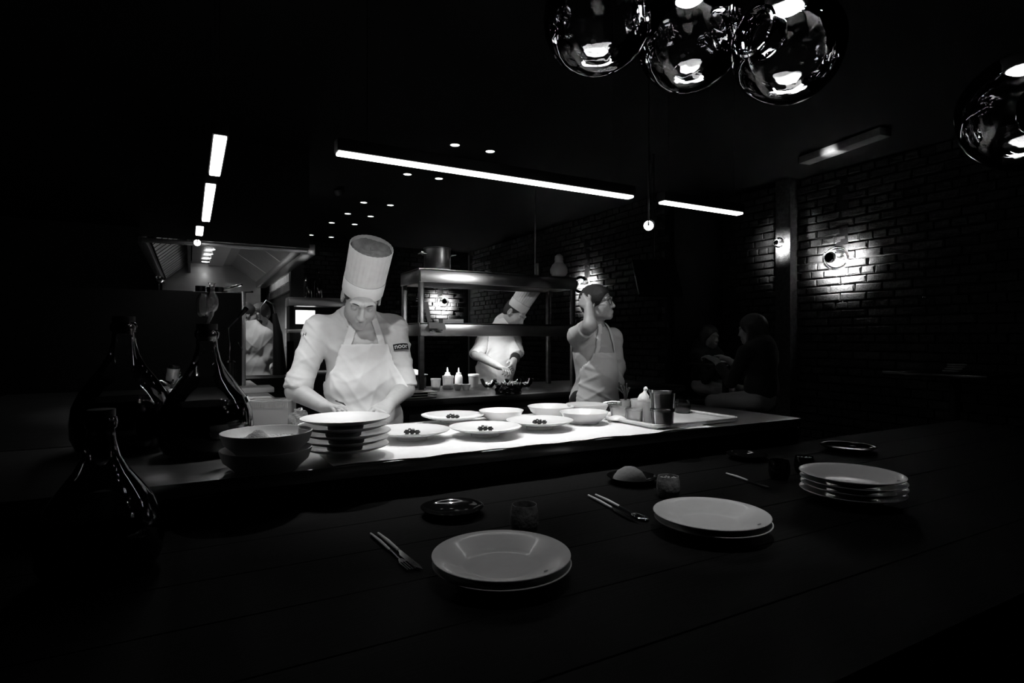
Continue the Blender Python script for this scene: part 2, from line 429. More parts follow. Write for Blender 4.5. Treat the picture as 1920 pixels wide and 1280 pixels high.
def spot_head(name, label, loc, up, tilt_to, power):
    t = thing(name, label, 'spotlight', loc)
    q = (Vector(tilt_to) - Vector(loc)).to_track_quat('Z', 'Y').to_matrix().to_4x4()
    MB().lathe([(0, -.07), (.02, -.07), (.026, -.05), (.028, .0), (.024, .0), (.022, -.006)], 24, q).build('housing', 'black', t)
    MB().lathe([(0, -.002), (.0235, -.003), (0.0235, -.006)], 24, q).build('lens', 'bulb', t)
    MB().tube([(0, 0, 0), (0, 0, up)], .004, 8).build('stem', 'black', t)
    return t
sp = P(1216, 423, 2.83)
spot_head('track_spotlight', 'bright round spotlight hanging in the gap between the two light bars', sp, ZC - sp.z, CAM + Vector((.2, .6, -.1)), 0)
sp = P(370, 455, 4.33)
spot_head('track_spotlight', 'bright round spotlight at the edge of the steel hood', sp, ZC - sp.z, CAM + Vector((0, .4, -.1)), 0)
# ================================================================ counters
ZP, ZT = .95, .84                        # pass top, dining counter top
YP0, YP1 = 1.755, 2.53
t = thing('pass_counter', 'long steel-topped kitchen pass where the dishes are plated', 'counter', (.9, (YP0 + YP1) / 2, 0))
W = 3.3
MB().bbox((0, 0, ZP - .02), (W, YP1 - YP0, .04), .004).build('worktop', 'steel', t)
MB().box((0, 0, (ZP - .04) / 2), (W - .04, YP1 - YP0 - .06, ZP - .042)).build('body', 'black', t)
MB().bbox((0, -(YP1 - YP0) / 2 + .012, ZT + .035), (W - .02, .012, .06), .003).build('front_strip', 'steelblack', t)
t = thing('dining_counter', 'black wooden dining counter in front of the pass', 'counter', (1.3, 1.12, 0))
nb = 6
for i in range(nb):
    wd = (1.75 - .50) / nb
    MB().bbox((0, -.62 + wd * (i + .5), ZT - .02), (5.6, wd - .0012, .04), .002, 1).build('board', 'blackwood', t)
MB().box((0, .25, (ZT - .042) / 2), (5.4, .7, ZT - .042)).build('body', 'black', t)
MB().box((0, .0, ZT - .06), (5.4, 1.1, .03)).build('apron_frame', 'black', t)

# side counter running back on the left
t = thing('side_counter', 'steel-topped kitchen counter running back behind the large bottles', 'counter', (-.30, 4.15, 0))
MB().bbox((0, 0, ZP - .02), (1.56, 3.2, .04), .004).build('worktop', 'steel', t)
MB().box((0, 0, (ZP - .042) / 2), (1.5, 3.14, ZP - .042)).build('body', 'blackgloss', t)
# dark range upstand at its far end with a steel corner
t = thing('range_upstand', 'tall black back panel of the cooking range behind the bottles', 'range', (-.45, 5.35, ZP))
hU = 1.69 - ZP
MB().bbox((0, -.25, hU / 2), (1.68, .03, hU), .004).build('back_panel', 'black', t)
MB().bbox((.825, 0, hU / 2 + .006), (.03, .55, hU + .012), .004).build('corner_panel', 'steel', t)
MB().bbox((0, 0, hU - .012), (1.68, .5, .024), .004).build('shelf', 'steeldark', t)
MB().bbox((0, .0, .25), (1.6, .44, .5), .004).build('body', 'black', t)
# pans on the shelf
def pan(px, py, r, h, hd, label, d=4.95, dark=True):
    p = P(px, py, d); p.z = 1.69
    t = thing('saucepan', label, 'saucepan', p, hd, 'pans on the range shelf')
    MB().lathe([(0, 0), (r * .95, 0), (r, .006), (r, h), (r - .004, h), (r - .005, .006), (0, .005)], 28).build('pan_body', 'steelblack' if dark else 'steel', t)
    MB().tube([(r, 0, h * .8), (r + .05, 0, h * .88), (r + .17, 0, h * 1.25)], [.006, .007, .009], 8).build('handle', 'chrome', t)
pan(376, 540, .040, .085, R(60), 'dark saucepan left of centre on the range shelf')
pan(396, 540, .036, .075, R(-15), 'dark saucepan in the middle on the range shelf')
pan(411, 540, .034, .075, R(-35), 'dark saucepan at the right on the range shelf')
pan(428, 541, .05, .04, R(25), 'low steel pan at the right end of the range shelf', dark=False)
p = P(322, 541, 4.75); p.z = 1.69
t = thing('baking_tray', 'shallow steel tray lying at the left on the range shelf', 'tray', p)
MB().bbox((0, 0, .008), (.30, .2, .012), .004).build('tray_base', 'steel', t)
MB().tube([(-.15, -.1, .02), (.15, -.1, .02), (.15, .1, .02), (-.15, .1, .02), (-.15, -.1, .02)], .005, 6).build('rim', 'chrome', t)
p = P(298, 533, 4.7); p.z = 1.69
t = thing('ladle', 'small steel ladle standing upright at the left end of the range shelf', 'ladle', p)
MB().tube([(0, 0, 0), (.0, 0, .10)], .004, 8).build('handle', 'chrome', t)
MB().lathe([(0, 0), (.03, .01), (.036, .03), (.034, .03), (.028, .012), (0, .004)], 20).build('bowl', 'chrome', t, loc=(0, 0, .10), rot=(R(30), R(20), 0))
MB().lathe([(0, 0), (.035, 0), (.035, .006), (0, .008)], 20).build('foot', 'steel', t)

# ---------------------------------------------------------------- hood
XH0, XH1, YH0, YH1, ZH, ZHT = -.31, .86, 5.06, 8.75, 2.05, 2.32
t = thing('extractor_hood', 'large stainless extractor hood with small lamps over the range', 'hood', ((XH0 + XH1) / 2, YH0, ZH))
cx = (XH0 + XH1) / 2; hw = (XH1 - XH0) / 2; LH = YH1 - YH0
MB().box((0, -.01, (ZC - ZH) / 2 + .015), (2 * hw + .02, .02, ZC - ZH - .03)).build('front_fascia', 'black', t)
MB().bbox((0, -.005, .004), (2 * hw, .05, .03), .003).build('front_rim', 'steel', t)
MB().bbox((hw, LH / 2, .02), (.12, LH, .09), .006).build('side_rim', 'steel', t)
MB().bbox((-hw, LH / 2, .02), (.06, LH, .07), .006).build('side_rim', 'steeldark', t)
MB().box((0, LH / 2, ZHT - ZH + .01), (.5, LH, .02)).build('top_panel', 'steeldark', t)
MB().bbox((.03, LH / 2, ZHT - ZH - .012), (.17, LH - .1, .03), .004).build('lamp_strip', 'steel', t)
def slant(x0, z0, x1, z1, y0, y1, th=.012):
    n = Vector((z1 - z0, 0, -(x1 - x0))).normalized() * th
    q = [Vector((x0, 0, z0)), Vector((x1, 0, z1))]
    v = [(p.x + o.x, y, p.z + o.z) for y in (y0, y1) for p in q for o in (Vector((0, 0, 0)), n)]
    return v, [(0, 1, 3, 2), (4, 6, 7, 5), (0, 4, 5, 1), (2, 3, 7, 6), (0, 2, 6, 4), (1, 5, 7, 3)]
for k in range(3):
    y0 = LH * k / 3 + .02; y1 = LH * (k + 1) / 3 - .01
    MB().add(*slant(hw - .05, .05, .22, ZHT - ZH, y0, y1)).build('baffle_panel', 'steel', t)
for k in range(16):
    y0 = .3 + k * .21
    MB().add(*slant(-hw + .04, .05, -.30, ZHT - ZH, y0, y0 + .16)).build('filter_slat', 'steel', t)
MB().box((-.28, LH / 2, ZHT - ZH - .06), (.03, LH, .13)).build('divider', 'steelblack', t)
MB().box((0, LH + .01, -.35), (2 * hw, .02, 1.3)).build('back_panel', 'steel', t)
for px, py in ((395, 468), (391, 476.5), (388, 484), (385.3, 491)):
    q = PZ(px, py, ZHT - .03) - t.location
    la = MB().lathe([(0, -.004), (.032, -.004), (.04, 0), (.045, .0)], 20).build('lamp', 'hoodlamp', t, loc=(q.x, q.y, ZHT - ZH - .028))
    qq = Vector((q.x, q.y, ZHT - ZH - .04))
    s = spot('hood_spot', qq, qq + Vector((0, .02, -1)), 28, 120, .8, .03); s.parent = t
    last = q
s = spot('hood_back_spot', (last.x, LH - .05, ZHT - ZH - .05), (last.x, LH - .03, -1), 6.0, 74, .9, .01, t)
s = spot('hood_front_spot', (.0, 1.0, ZHT - ZH - .05), (.2, 1.0, -1), 20, 150, .9, .03, t)
# steel worktop below hood to bounce
# ---------------------------------------------------------------- middle station with gantry
YM0 = 3.43
t = thing('cooking_station', 'dark work station behind the pass, under the steel shelf gantry', 'counter', (2.3, (YM0 + 4.36) / 2, 0))
MB().bbox((0, 0, ZP - .02), (2.4, 4.36 - YM0, .04), .004).build('worktop', 'worktop', t)
MB().box((0, .01, (ZP - .042) / 2), (2.36, 4.36 - YM0 - .06, ZP - .042)).build('body', 'black', t)
for i in range(3):
    dr = MB().bbox((-.75 + i * .78, -(4.36 - YM0) / 2 + .012, .70), (.74, .02, .32), .004).build('drawer', 'steelblack', t)
    MB().tube([(-.98 + i * .78, -.42, .80), (-.52 + i * .78, -.42, .80)], .008, 8).build('handle', 'steeldark', dr)
GX0, GX1, GY0, GY1 = 1.36, 2.66, 3.75, 4.15
t = thing('shelf_gantry', 'stainless two-tier shelf gantry above the cooking station', 'gantry', ((GX0 + GX1) / 2, GY0, ZP))
gw = GX1 - GX0
def shelf(name, z0, z1, mbm='steel'):
    m = MB().bbox((0, .006, (z0 + z1) / 2 - ZP), (gw, .012, z1 - z0), .003)
    m.bbox((0, GY1 - GY0 - .006, (z0 + z1) / 2 - ZP), (gw, .012, z1 - z0), .003)
    m.box((0, (GY1 - GY0) / 2, z1 - ZP - .006), (gw, GY1 - GY0, .01))
    m.bbox((-gw / 2 + .006, (GY1 - GY0) / 2, (z0 + z1) / 2 - ZP), (.012, GY1 - GY0, z1 - z0), .003)
    m.bbox((gw / 2 - .006, (GY1 - GY0) / 2, (z0 + z1) / 2 - ZP), (.012, GY1 - GY0, z1 - z0), .003)
    return m.build(name, mbm, t)
shelf('top_shelf', 1.713, 1.807); shelf('lower_shelf', 1.346, 1.437)
for x in (-gw / 2 + .022, gw / 2 - .022):
    for y in (.022, GY1 - GY0 - .022):
        MB().bbox((x, y, (1.72 - ZP) / 2), (.034, .034, 1.72 - ZP), .004).build('post', 'steeldark', t)
MB().bbox((.02, .2, 1.385 - ZP), (gw * .7, .06, .02), .004).build('heat_lamp', 'ledside', t)
spot('gantry_spot', (.10, .34, 1.33 - ZP), (.12, .62, .1), 3.2, 140, .7, .04, t)
spot('gantry_spot', (-.35, .30, 1.33 - ZP), (-.30, .30, 0), 8, 120, .7, .04, t)
MB().bbox((gw / 2 - .35, .02, 1.85 - ZP), (.012, .03, .10), .002).build('bracket', 'steel', t)
MB().tube([(gw / 2 - .37, .02, 1.80 - ZP), (gw / 2 - .37, .02, 2.6 - ZP)], .006, 8).build('hanger', 'steeldark', t)
# stock pot on top
p = P(820, 500, 4.02); p.z = 1.807
t = thing('stock_pot', 'steel pot with a pale rim standing on top of the gantry', 'pot', p)
MB().lathe([(0, 0), (.088, 0), (.092, .006), (.092, .135), (.096, .138), (.096, .142), (.09, .142), (.088, .136), (.087, .008), (0, .006)], 40).build('pot_body', 'steeldark', t)
MB().lathe([(0, .012), (.05, .008), (.095, 0), (.097, -.003), (0, 0.004)], 40).build('lid', 'steel', t, loc=(0, 0, .144))
for s in (-1, 1):
    MB().tube([(s * .09, -.03, .10), (s * .125, -.028, .105), (s * .125, .028, .105), (s * .09, .03, .10)], .006, 8).build('handle', 'chrome', t)
# dim round-bodied carafe on top right
p = P(1048, 516, 4.45); p.z = 1.807
t = thing('clay_jug', 'dim rounded jug with a knob lid on the right end of the gantry', 'jug', p)
MB().lathe([(0, 0), (.05, 0), (.066, .02), (.068, .05), (.052, .085), (.034, .10), (.034, .108), (0, .108)], 32).build('jug_body', 'stoneware', t)
MB().lathe([(0, .0), (.03, .0), (.034, .02), (.03, .045), (.012, .06), (0, .062)], 24).build('lid', 'stoneware', t, loc=(0, 0, .106))
# ticket papers on the lower shelf
p = PY(818, 615, GY0 - .02)
t = thing('order_tickets', 'white order slips hanging over the left end of the lower gantry shelf', 'ticket', p)
MB().box((-.02, -.012, .018), (.07, .002, .07), rot=Euler((R(-52), 0, R(-18))).to_matrix()).build('slip', 'paper', t)
MB().box((.03, -.014, .012), (.06, .002, .07), rot=Euler((R(-48), 0, R(-14))).to_matrix()).build('slip', 'paper', t)
MB().bbox((.0, .008, -.02), (.10, .01, .02), .002).build('clip_rail', 'chrome', t)
p = PY(846, 598, GY0 + .1); p.z = 1.437
o = MB().bbox((0, 0, .015), (.16, .08, .03), .004).build('plastic_box', 'whiteplastic', loc=p); tag(o, 'flat white box lying on the lower gantry shelf', 'box')
p = PY(802, 590, GY0 + .05); p.z = 1.437
o = MB().bbox((0, 0, .0), (.03, .003, .14), .001, rot=Euler((R(10), R(-14), 0)).to_matrix()).build('paper_slip', 'paperdim', loc=p + Vector((0, 0, .075))); tag(o, 'narrow pale slip standing at the left end of the lower gantry shelf', 'paper')

# ---------------------------------------------------------------- far gantry, glowing patch for the lit wall and bottles
t = thing('far_gantry', 'small steel shelf unit with a bright opening left of the plating chef', 'shelf unit', (1.13, 6.0, 0))
MB().bbox((.02, .1, 1.33 + .36), (.62, .22, .085), .004).build('shelf', 'steel', t)
MB().bbox((.02, .1, 1.40), (.62, .22, .035), .004).build('shelf', 'steel', t)
for x in (-.26, .30): MB().box((x, .1, .86), (.04, .2, 1.6)).build('post', 'black', t)
MB().bbox((-.10, .2, 1.545), (.19, .01, .14), .003).build('glowing_wall_patch', 'panel', t)  # emissive patch put in for the lit wall seen through the shelf
MB().box((0, .1, .65), (.56, .2, 1.3)).build('body', 'black', t)
bm_ = MB().lathe([(0, 0), (.035, 0), (.037, .01), (.037, .15), (.028, .19), (.013, .22), (.012, .28), (.015, .285), (.015, .30), (0, .30)], 20).mesh('bottle', 'darkglaze')
for x, w in ((-.10, 'left'), (-.0, 'right')):
    o = link('bottle', bm_, None, (1.13 + x, 6.06, 1.733)); tag(o, 'dark glass bottle on the far steel shelf, %s one of two' % w, 'bottle', 'bottles on the far shelf')
o = MB().lathe([(0, 0), (.02, 0), (.03, .03), (.012, .06), (.016, .075), (.016, .09), (0, .095)], 12).build('pepper_mill', 'black', loc=(1.13 + .03, 6.02, 1.4175)); tag(o, 'small dark pepper mill silhouetted against the glowing wall patch', 'mill')
o = MB().bbox((0, 0, 0), (.25, .2, .012), .003).build('chopping_board', 'whiteplastic', loc=(.98, 5.4, 1.03)); tag(o, 'thin white board jutting out left of the plating chef', 'board')
o2 = thing('prep_table', 'dark prep table carrying the thin white board behind the chef', 'table', (1.05, 5.45, 0))
MB().bbox((0, 0, 1.01), (.4, .4, .025), .003).build('table_top', 'steelblack', o2)
for x in (-.17, .17):
    for y in (-.17, .17): MB().box((x, y, .5), (.03, .03, 1.0)).build('leg', 'black', o2)
# low dark cupboard between the cooks
o = MB().bbox((0, 0, .48), (.40, .5, .96), .006).build('dark_cupboard', 'black', loc=(.64, 6.1, 0)); tag(o, 'low black cupboard hiding the legs of the cook seen from behind', 'cupboard')
# black spray hose hanging behind
t = thing('spray_hose', 'black pre-rinse spray hose hanging beside the masked cook', 'hose', (.80, 6.3, .96))
MB().tube([(0, 0, 0), (-.02, 0, .4), (-.05, 0, .62)], [.07, .045, .02], 12).build('spray_column', 'black', t)
MB().tube([(-.05, 0, .62), (-.07, 0, .72), (-.13, -.02, .75), (-.18, -.03, .68), (-.19, -.03, .55)], .007, 8).build('hose_pipe', 'steeldark', t)

# things on the side counter
def tap():
    p = PZ(430, 700, ZP); p = P(430, 690, 4.35); p.z = ZP
    t = thing('spray_tap', 'bent steel tap arm with a black handle on the left counter', 'tap', p)
    q = [P(430, 649, 4.35), P(428.5, 614, 4.35), P(440, 602, 4.33), P(452, 590, 4.3)]
    q = [v - p for v in q]
    MB().tube([(0, 0, 0)] + q, .008, 10).build('arm', 'chrome', t)
    e = [P(447, 595, 4.3) - p, P(462, 578, 4.27) - p]
    MB().tube([e[0], e[0].lerp(e[1], .5), e[1]], [.010, .015, .018], 12).build('handle', 'blackgloss', t)
    MB().lathe([(0, 0), (.045, 0), (.045, .20), (.03, .215), (0, .215)], 24).build('base', 'blackgloss', t)
    MB().tube([q[0] + Vector((.02, 0, -.02)), q[0] + Vector((.06, 0, .03)), q[0] + Vector((.09, 0, -.03))], .004, 8).build('lever', 'chrome', t)
tap()
def ontop(px, py, d, z=ZP): q = P(px, py, d); q.z = z; return q
t = thing('utensil_tray', 'steel pan heaped with spoons and lids behind the big bottle', 'utensil pan', ontop(322, 690, 3.9))
MB().lathe([(0, 0), (.09, 0), (.12, .05), (.122, .05), (.118, .052), (.088, .005), (0, .004)], 32).build('pan_body', 'steel', t)
rn = random.Random(4)
for i in range(9):
    a = rn.uniform(0, 6.28); L = rn.uniform(.1, .17)
    MB().tube([(0, 0, .05), (math.cos(a) * L * .5, math.sin(a) * L * .5, .08 + rn.uniform(0, .04)), (math.cos(a) * L, math.sin(a) * L, .09 + rn.uniform(0, .06))], [.012, .004, .006], 8).build('spoon', 'chrome', t)
MB().lathe([(0, 0), (.035, 0), (.037, .01), (.037, .07), (.039, .07), (.039, .085), (0, .086)], 24).build('jar', 'foil', t, loc=(0, 0, .10), rot=(R(12), R(8), 0))
MB().lathe([(0, .0), (.041, .0), (.041, .02), (.036, .022), (0, .021)], 24).build('jar_lid', 'blackgloss', t, loc=(0.01, -.015, .185), rot=(R(12), R(8), 0))
MB().tube([(-.10, -.02, .06), (-.16, -.02, .20)], .007, 8).build('rod', 'whiteplastic', t)
o = MB().bbox((0, 0, .018), (.22, .26, .036), .006).build('wooden_board', 'stoneware', loc=ontop(479, 733, 4.15)); tag(o, 'pale thick board lying on the left counter', 'board')
o = MB().bbox((0, 0, .004), (.13, .10, .008), .003).build('paper_sheet', 'paper', loc=ontop(487, 746, 3.68)); tag(o, 'small white sheet lying on the left counter before the board', 'sheet')
# clear container with ribbed rim
t = thing('storage_tub', 'clear rectangular plastic tub with a ribbed rim beside the chef', 'tub', ontop(508, 800, 2.62), R(-24))
wX, wY, hT = .185, .13, .10
def hollow(w, y, h, th=.003):
    m = MB()
    m.box((0, 0, th / 2), (w, y, th))
    for s in (-1, 1):
        m.box((s * (w / 2 - th / 2), 0, h / 2), (th, y, h)); m.box((0, s * (y / 2 - th / 2), h / 2), (w - 2 * th, th, h))
    return m
hollow(wX, wY, hT).build('tub_body', 'milkplastic', t, sharp=None)
for i in range(26): MB().box((-wX / 2 + wX * (i + .5) / 26, -wY / 2 - .003, hT - .014), (.004, .004, .022)).build('rib', 'milkplastic', t, sharp=None)
MB().bbox((0, 0, .03), (wX - .02, wY - .02, .05), .015).build('contents', 'foodpale', t)
MB().bbox((0, 0, hT + .003), (wX + .012, wY + .012, .006), .002).build('rim', 'clearplastic', t)
t = thing('crumpled_wrap', 'crumpled clear wrap beside the ribbed tub', 'wrap', ontop(560, 790, 2.57))
bmw = bmesh.new(); bmesh.ops.create_icosphere(bmw, subdivisions=3, radius=.035)
for v in bmw.verts: v.co *= 1 + rn.uniform(-.28, .28); v.co.z = max(-.032, v.co.z)
me = bpy.data.meshes.new('wrap'); bmw.to_mesh(me); bmw.free(); me.materials.append(M['clearplastic'])
link('wrap', me, t, (0, 0, .033))

# ---------------------------------------------------------------- glass demijohns
def demijohn(name, label, loc, s=1.0, airlock=True, rz=0, liquid=.62, lab=True):
    t = thing(name, label, 'demijohn', loc, rz)
    prof = [(0, .004), (.10, .0), (.135, .012), (.15, .05), (.152, .10), (.146, .15), (.125, .20), (.095, .245), (.066, .285), (.046, .325), (.036, .365), (.033, .40), (.038, .405), (.040, .42), (.037, .432), (.034, .434), (.031, .42)]
    n = 6; sm = []
    for (r0, z0), (r1, z1) in zip(prof, prof[1:]):
        for i in range(2): u = i / 2; sm.append((r0 + (r1 - r0) * u, z0 + (z1 - z0) * u))
    sm.append(prof[-1])
    MB().lathe([(r * s, z * s) for r, z in sm], 56).build('glass_body', 'bottleglass', t, sharp=80)
    zl = liquid * .30 * s
    lp = [(0, .008)] + [(r - .006, z) for r, z in sm[2:] if z * s < zl and r > .05]
    rr = lp[-1][0]
    MB().lathe([(r * s, max(.008, z) * s) for r, z in lp] + [(rr * s, lp[-1][1] * s), (0, lp[-1][1] * s)], 48).build('liquid', 'liquid', t, sharp=60)
    MB().lathe([(0, .395), (.028, .395), (.034, .44), (.034, .455), (0, .456)], 24).build('stopper', 'black', t, sharp=40) if s == 1 else MB().lathe([(0, .395 * s), (.028 * s, .395 * s), (.034 * s, .44 * s), (.034 * s, .455 * s), (0, .456 * s)], 24).build('stopper', 'black', t)
    if lab:
        L = MB()
        for k in range(6):
            a0 = R(-20 + k * 6); a1 = a0 + R(6)
            for q, (r0, z0, r1, z1) in enumerate([(.1405, .178, .131, .197)]):
                L.add([(r0 * math.cos(a0) * s, r0 * math.sin(a0) * s, z0 * s), (r0 * math.cos(a1) * s, r0 * math.sin(a1) * s, z0 * s), (r1 * math.cos(a1) * s, r1 * math.sin(a1) * s, z1 * s), (r1 * math.cos(a0) * s, r1 * math.sin(a0) * s, z1 * s)], [(0, 1, 2, 3)])
        L.build('paper_label', 'paperdim', t)
    if airlock:
        z0 = .45 * s
        A = 1.25
        def sc(pr): return [(r * A, z * A) for r, z in pr]
        MB().tube([(0, 0, z0 - .02), (.003, 0, z0 + .012), (.012, 0, z0 + .034), (.015, 0, z0 + .058)], [.006, .006, .008, .010], 14).build('airlock_tube', 'airglass', t)
        MB().lathe(sc([(.007, .0), (.012, .004), (.016, .014), (.017, .03), (.016, .046), (.011, .056), (.007, .062)]), 24, c=(-.011, 0, z0 + .028)).build('airlock_bulb', 'airglass', t, sharp=80)
        MB().lathe(sc([(.006, .0), (.012, .006), (.0155, .02), (.0155, .034), (.011, .046), (.0065, .055), (.0065, .072), (.010, .078)]), 24, c=(.015, 0, z0 + .045)).build('airlock_bulb', 'airglass', t, sharp=80)
        MB().lathe(sc([(.005, 0), (.009, .006), (.010, .016), (.008, .026), (.004, .03)]), 18, c=(.015, 0, z0 + .058)).build('airlock_inner', 'airglass', t, sharp=80)
    return t
q = P(388, 800, 1.93); q.z = ZP
demijohn('demijohn', 'large glass demijohn with dark liquid and a glass airlock on the pass', q, .94, True, R(0))
q = P(232, 800, 1.99); q.z = ZP
demijohn('demijohn', 'second dark demijohn at the far left end of the pass', q, 1.0, False, R(20))
q = P(190, 1010, 1.22); q.z = ZT
demijohn('demijohn', 'near dark demijohn in the lower left, only its shoulder catching light', q, .75, False, lab=False)
o = MB().prism([(0, 0), (.05, 0), (.015, .05)], 0, .003).build('folded_card', 'paper', loc=ontop(306, 839, 1.88), rot=(R(60), 0, R(-35))); o.location.z = ZP + .001
tag(o, 'small white folded card between the two big bottles', 'card')
# ================================================================ plates, bowls and food
def plate_prof(D=.28, h=.028, foot=.05, well=.078):
    r = D / 2
    return [(0, .003), (foot - .006, .003), (foot - .004, 0), (foot, 0), (foot + .004, .004), (well, .007), (well + .012, .012), (r * .85, h * .78), (r - .002, h - .003), (r, h - .001), (r - .0005, h),
            (r - .003, h), (r * .85, h * .82 + .001), (well + .012, .0158), (well + .003, .0125), (well - .002, .0092), (well - .012, .0082), (0, .008)]
PL = MB().lathe(plate_prof(), 72).mesh('plate', 'porcelain', 50)
PLF = MB().lathe([(0, .003), (.046, .003), (.05, 0), (.055, .0), (.057, .012), (.075, .016), (.11, .024), (.136, .033), (.14, .036), (.1395, .038), (.136, .0375), (.11, .029), (.075, .021), (.05, .018), (0, .017)], 72).mesh('plate', 'porcelain', 50)
PLD = MB().lathe(plate_prof(.285, .034), 72).mesh('plate', 'plateglaze', 50)
BW = MB().lathe([(0, .004), (.05, .004), (.052, 0), (.06, 0), (.064, .006), (.088, .024), (.100, .044), (.102, .048), (.1, .049), (.097, .047), (.085, .028), (.06, .011), (0, .009)], 64).mesh('bowl', 'porcelain', 50)
# stack on the pass
base = PZ(648, 783, ZP + .002 + .036 + 4 * .0215)
rn = random.Random(3)
ords = ['topmost plate of the tall white stack on the pass', 'second plate from the top in the tall white stack', 'third plate from the top in the tall white stack', 'fourth plate from the top in the tall white stack', 'bottom plate of the tall white stack on the cloth']
for i in range(5):
    o = link('plate', PLF, None, (base.x + (rn.uniform(-.006, .006) if i < 4 else 0), base.y + (rn.uniform(-.006, .006) if i < 4 else 0), ZP + .0035 + i * .0215)); tag(o, ords[4 - i], 'plate', 'stack of white plates on the pass')
# plated dishes
def food(loc, label, seed):
    rn = random.Random(seed)
    t = thing('plated_bite', label, 'food', loc, R(-29) + rn.uniform(-.3, .3)); t.scale = (1.0, 1.0, 1.05)
    for i in range(3):
        bmf = bmesh.new(); bmesh.ops.create_cube(bmf, size=1)
        bmesh.ops.scale(bmf, vec=(.021, .018, .014), verts=bmf.verts)
        bmesh.ops.bevel(bmf, geom=list(bmf.edges), offset=.004, segments=2, affect='EDGES')
        for v in bmf.verts: v.co += Vector((rn.uniform(-1, 1), rn.uniform(-1, 1), rn.uniform(-1, 1))) * .0012
        me = bpy.data.meshes.new('morsel'); bmf.to_mesh(me); bmf.free(); me.materials.append(M['food'])
        link('morsel', me, t, (-.019 + i * .019, rn.uniform(-.003, .003), .0095), (0, 0, rn.uniform(-.4, .4)))
    for i in range(2):
        MB().ell((-.010 + i * .014, rn.uniform(-.004, .004), .019), (.006, .005, .003), 10, 6).build('garnish', 'food' if i != 1 else 'foodpale', t)
DISH = [(773, 805, 'nearest plate with dark food, next to the tall plate stack'), (849, 777, 'plate with dark food at the back edge, nearest the chef'),
        (910, 799, 'plate with dark food at the front in the middle of the cloth'), (1012, 787, 'plate with dark food at the right, in front of the empty bowls')]
for i, (px, py, lab) in enumerate(DISH):
    q = PZ(px, py, ZP + .0035 + .036); q.z = ZP + .0035
    o = link('plate', PLF, None, q); tag(o, 'white ' + lab, 'plate', 'plated dishes on the cloth')
    food(q + Vector((0, 0, .0175)), ['three dark morsels on the plate next to the plate stack', 'three dark morsels on the plate nearest the chef', 'three dark morsels on the front middle plate', 'three dark morsels on the right plate before the bowls'][i], 10 + i)
for px, py, lab, s in [(940, 769, 'empty white bowl behind the front middle plate', 1.0), (1095, 773, 'empty white bowl at the right, nearest the tray', 1.06), (1033, 763, 'empty white bowl at the back, middle of the three', 1.1)]:
    q = PZ(px, py, ZP + .05); q.z = ZP + .0035
    o = link('bowl', BW, None, q); o.scale = (s, s, s); tag(o, lab, 'bowl', 'empty white bowls on the cloth')
q = PZ(1100, 757, ZP + .055); q.z = ZP + .0035
o = MB().lathe([(0, 0), (.08, 0), (.10, .034), (.104, .046), (.102, .052), (.0, .054)], 56).build('cake_drum', 'stoneware', loc=q); tag(o, 'round grey lidded dish at the back, beside the cook with glasses', 'dish')
# two dark bowls with powder, left
q = PZ(500, 812, ZP + .105); q.z = ZP + .001
BWL = MB().lathe([(0, .004), (.07, .004), (.074, 0), (.084, 0), (.09, .008), (.115, .03), (.124, .055), (.125, .062), (.122, .062), (.116, .05), (.10, .025), (.07, .012), (0, .01)], 64)
bwm = BWL.mesh('bowl', 'stoneware', 50)
t = link('bowl', bwm, None, q); tag(t, 'lower of two stacked stoneware bowls at the left end of the pass', 'bowl', 'stacked stoneware bowls')
t2 = link('bowl', bwm, None, q + Vector((.002, .003, .048))); tag(t2, 'upper of two stacked stoneware bowls, holding crumpled paper', 'bowl', 'stacked stoneware bowls')
m = MB(); n = 26; rn = random.Random(9); pts = []
for j in range(n):
    for i in range(n):
        u, v = (i / (n - 1) - .5) * 2, (j / (n - 1) - .5) * 2
        rr = math.hypot(u, v); k = 1 / max(1, rr)
        x, y = u * .09 * (k if rr > 1 else 1), v * .09 * (k if rr > 1 else 1)
        z = .028 + .012 * min(1, rr) ** 2 + .042 * math.exp(-((u + .35) ** 2 * 7 + (v + .1) ** 2 * 3)) + rn.uniform(-.002, .002)
        pts.append((x, y, z))
m.add(pts, [(j * n + i, j * n + i + 1, (j + 1) * n + i + 1, (j + 1) * n + i) for j in range(n - 1) for i in range(n - 1)])
o = m.build('paper_liner', 'powder', loc=q + Vector((.008, -.012, .048))); tag(o, 'crumpled grey paper heaped in the upper stoneware bowl', 'paper')
# cloth over the pass
X0, X1 = .37, 1.95
m = MB(); nx, ny = 90, 30; pts = []
rn = random.Random(2)
for layer in (0, 1):
    for j in range(ny + 1):
        for i in range(nx + 1):
            u, v = i / nx, j / ny
            x = X0 + (X1 - X0) * u; y = YP0 + .012 + (2.47 - YP0) * v
            if j == 0: y += -.012 + .006 * math.sin(u * 23) + .004 * math.sin(u * 61)
            if i == nx: x += .012 * math.sin(v * 9)
            zz = ZP + .001 + .0006 * math.sin(x * 60) * math.sin(y * 45)
            if j == 0: zz += .001 + .0012 * math.sin(u * 31)
            pts.append((x, y, zz + (.0022 if layer else 0)))
N = (nx + 1) * (ny + 1); f = []
for j in range(ny):
    for i in range(nx):
        a = j * (nx + 1) + i
        f.append((N + a, N + a + 1, N + a + nx + 2, N + a + nx + 1)); f.append((a, a + nx + 1, a + nx + 2, a + 1))
for i in range(nx): f.append((i, i + 1, N + i + 1, N + i))
for i in range(nx): b = ny * (nx + 1) + i; f.append((b, N + b, N + b + 1, b + 1))
for j in range(ny): b = j * (nx + 1); f.append((b, N + b, N + b + nx + 1, b + nx + 1)); c = b + nx; f.append((c, c + nx + 1, N + c + nx + 1, N + c))
m.add(pts, f)
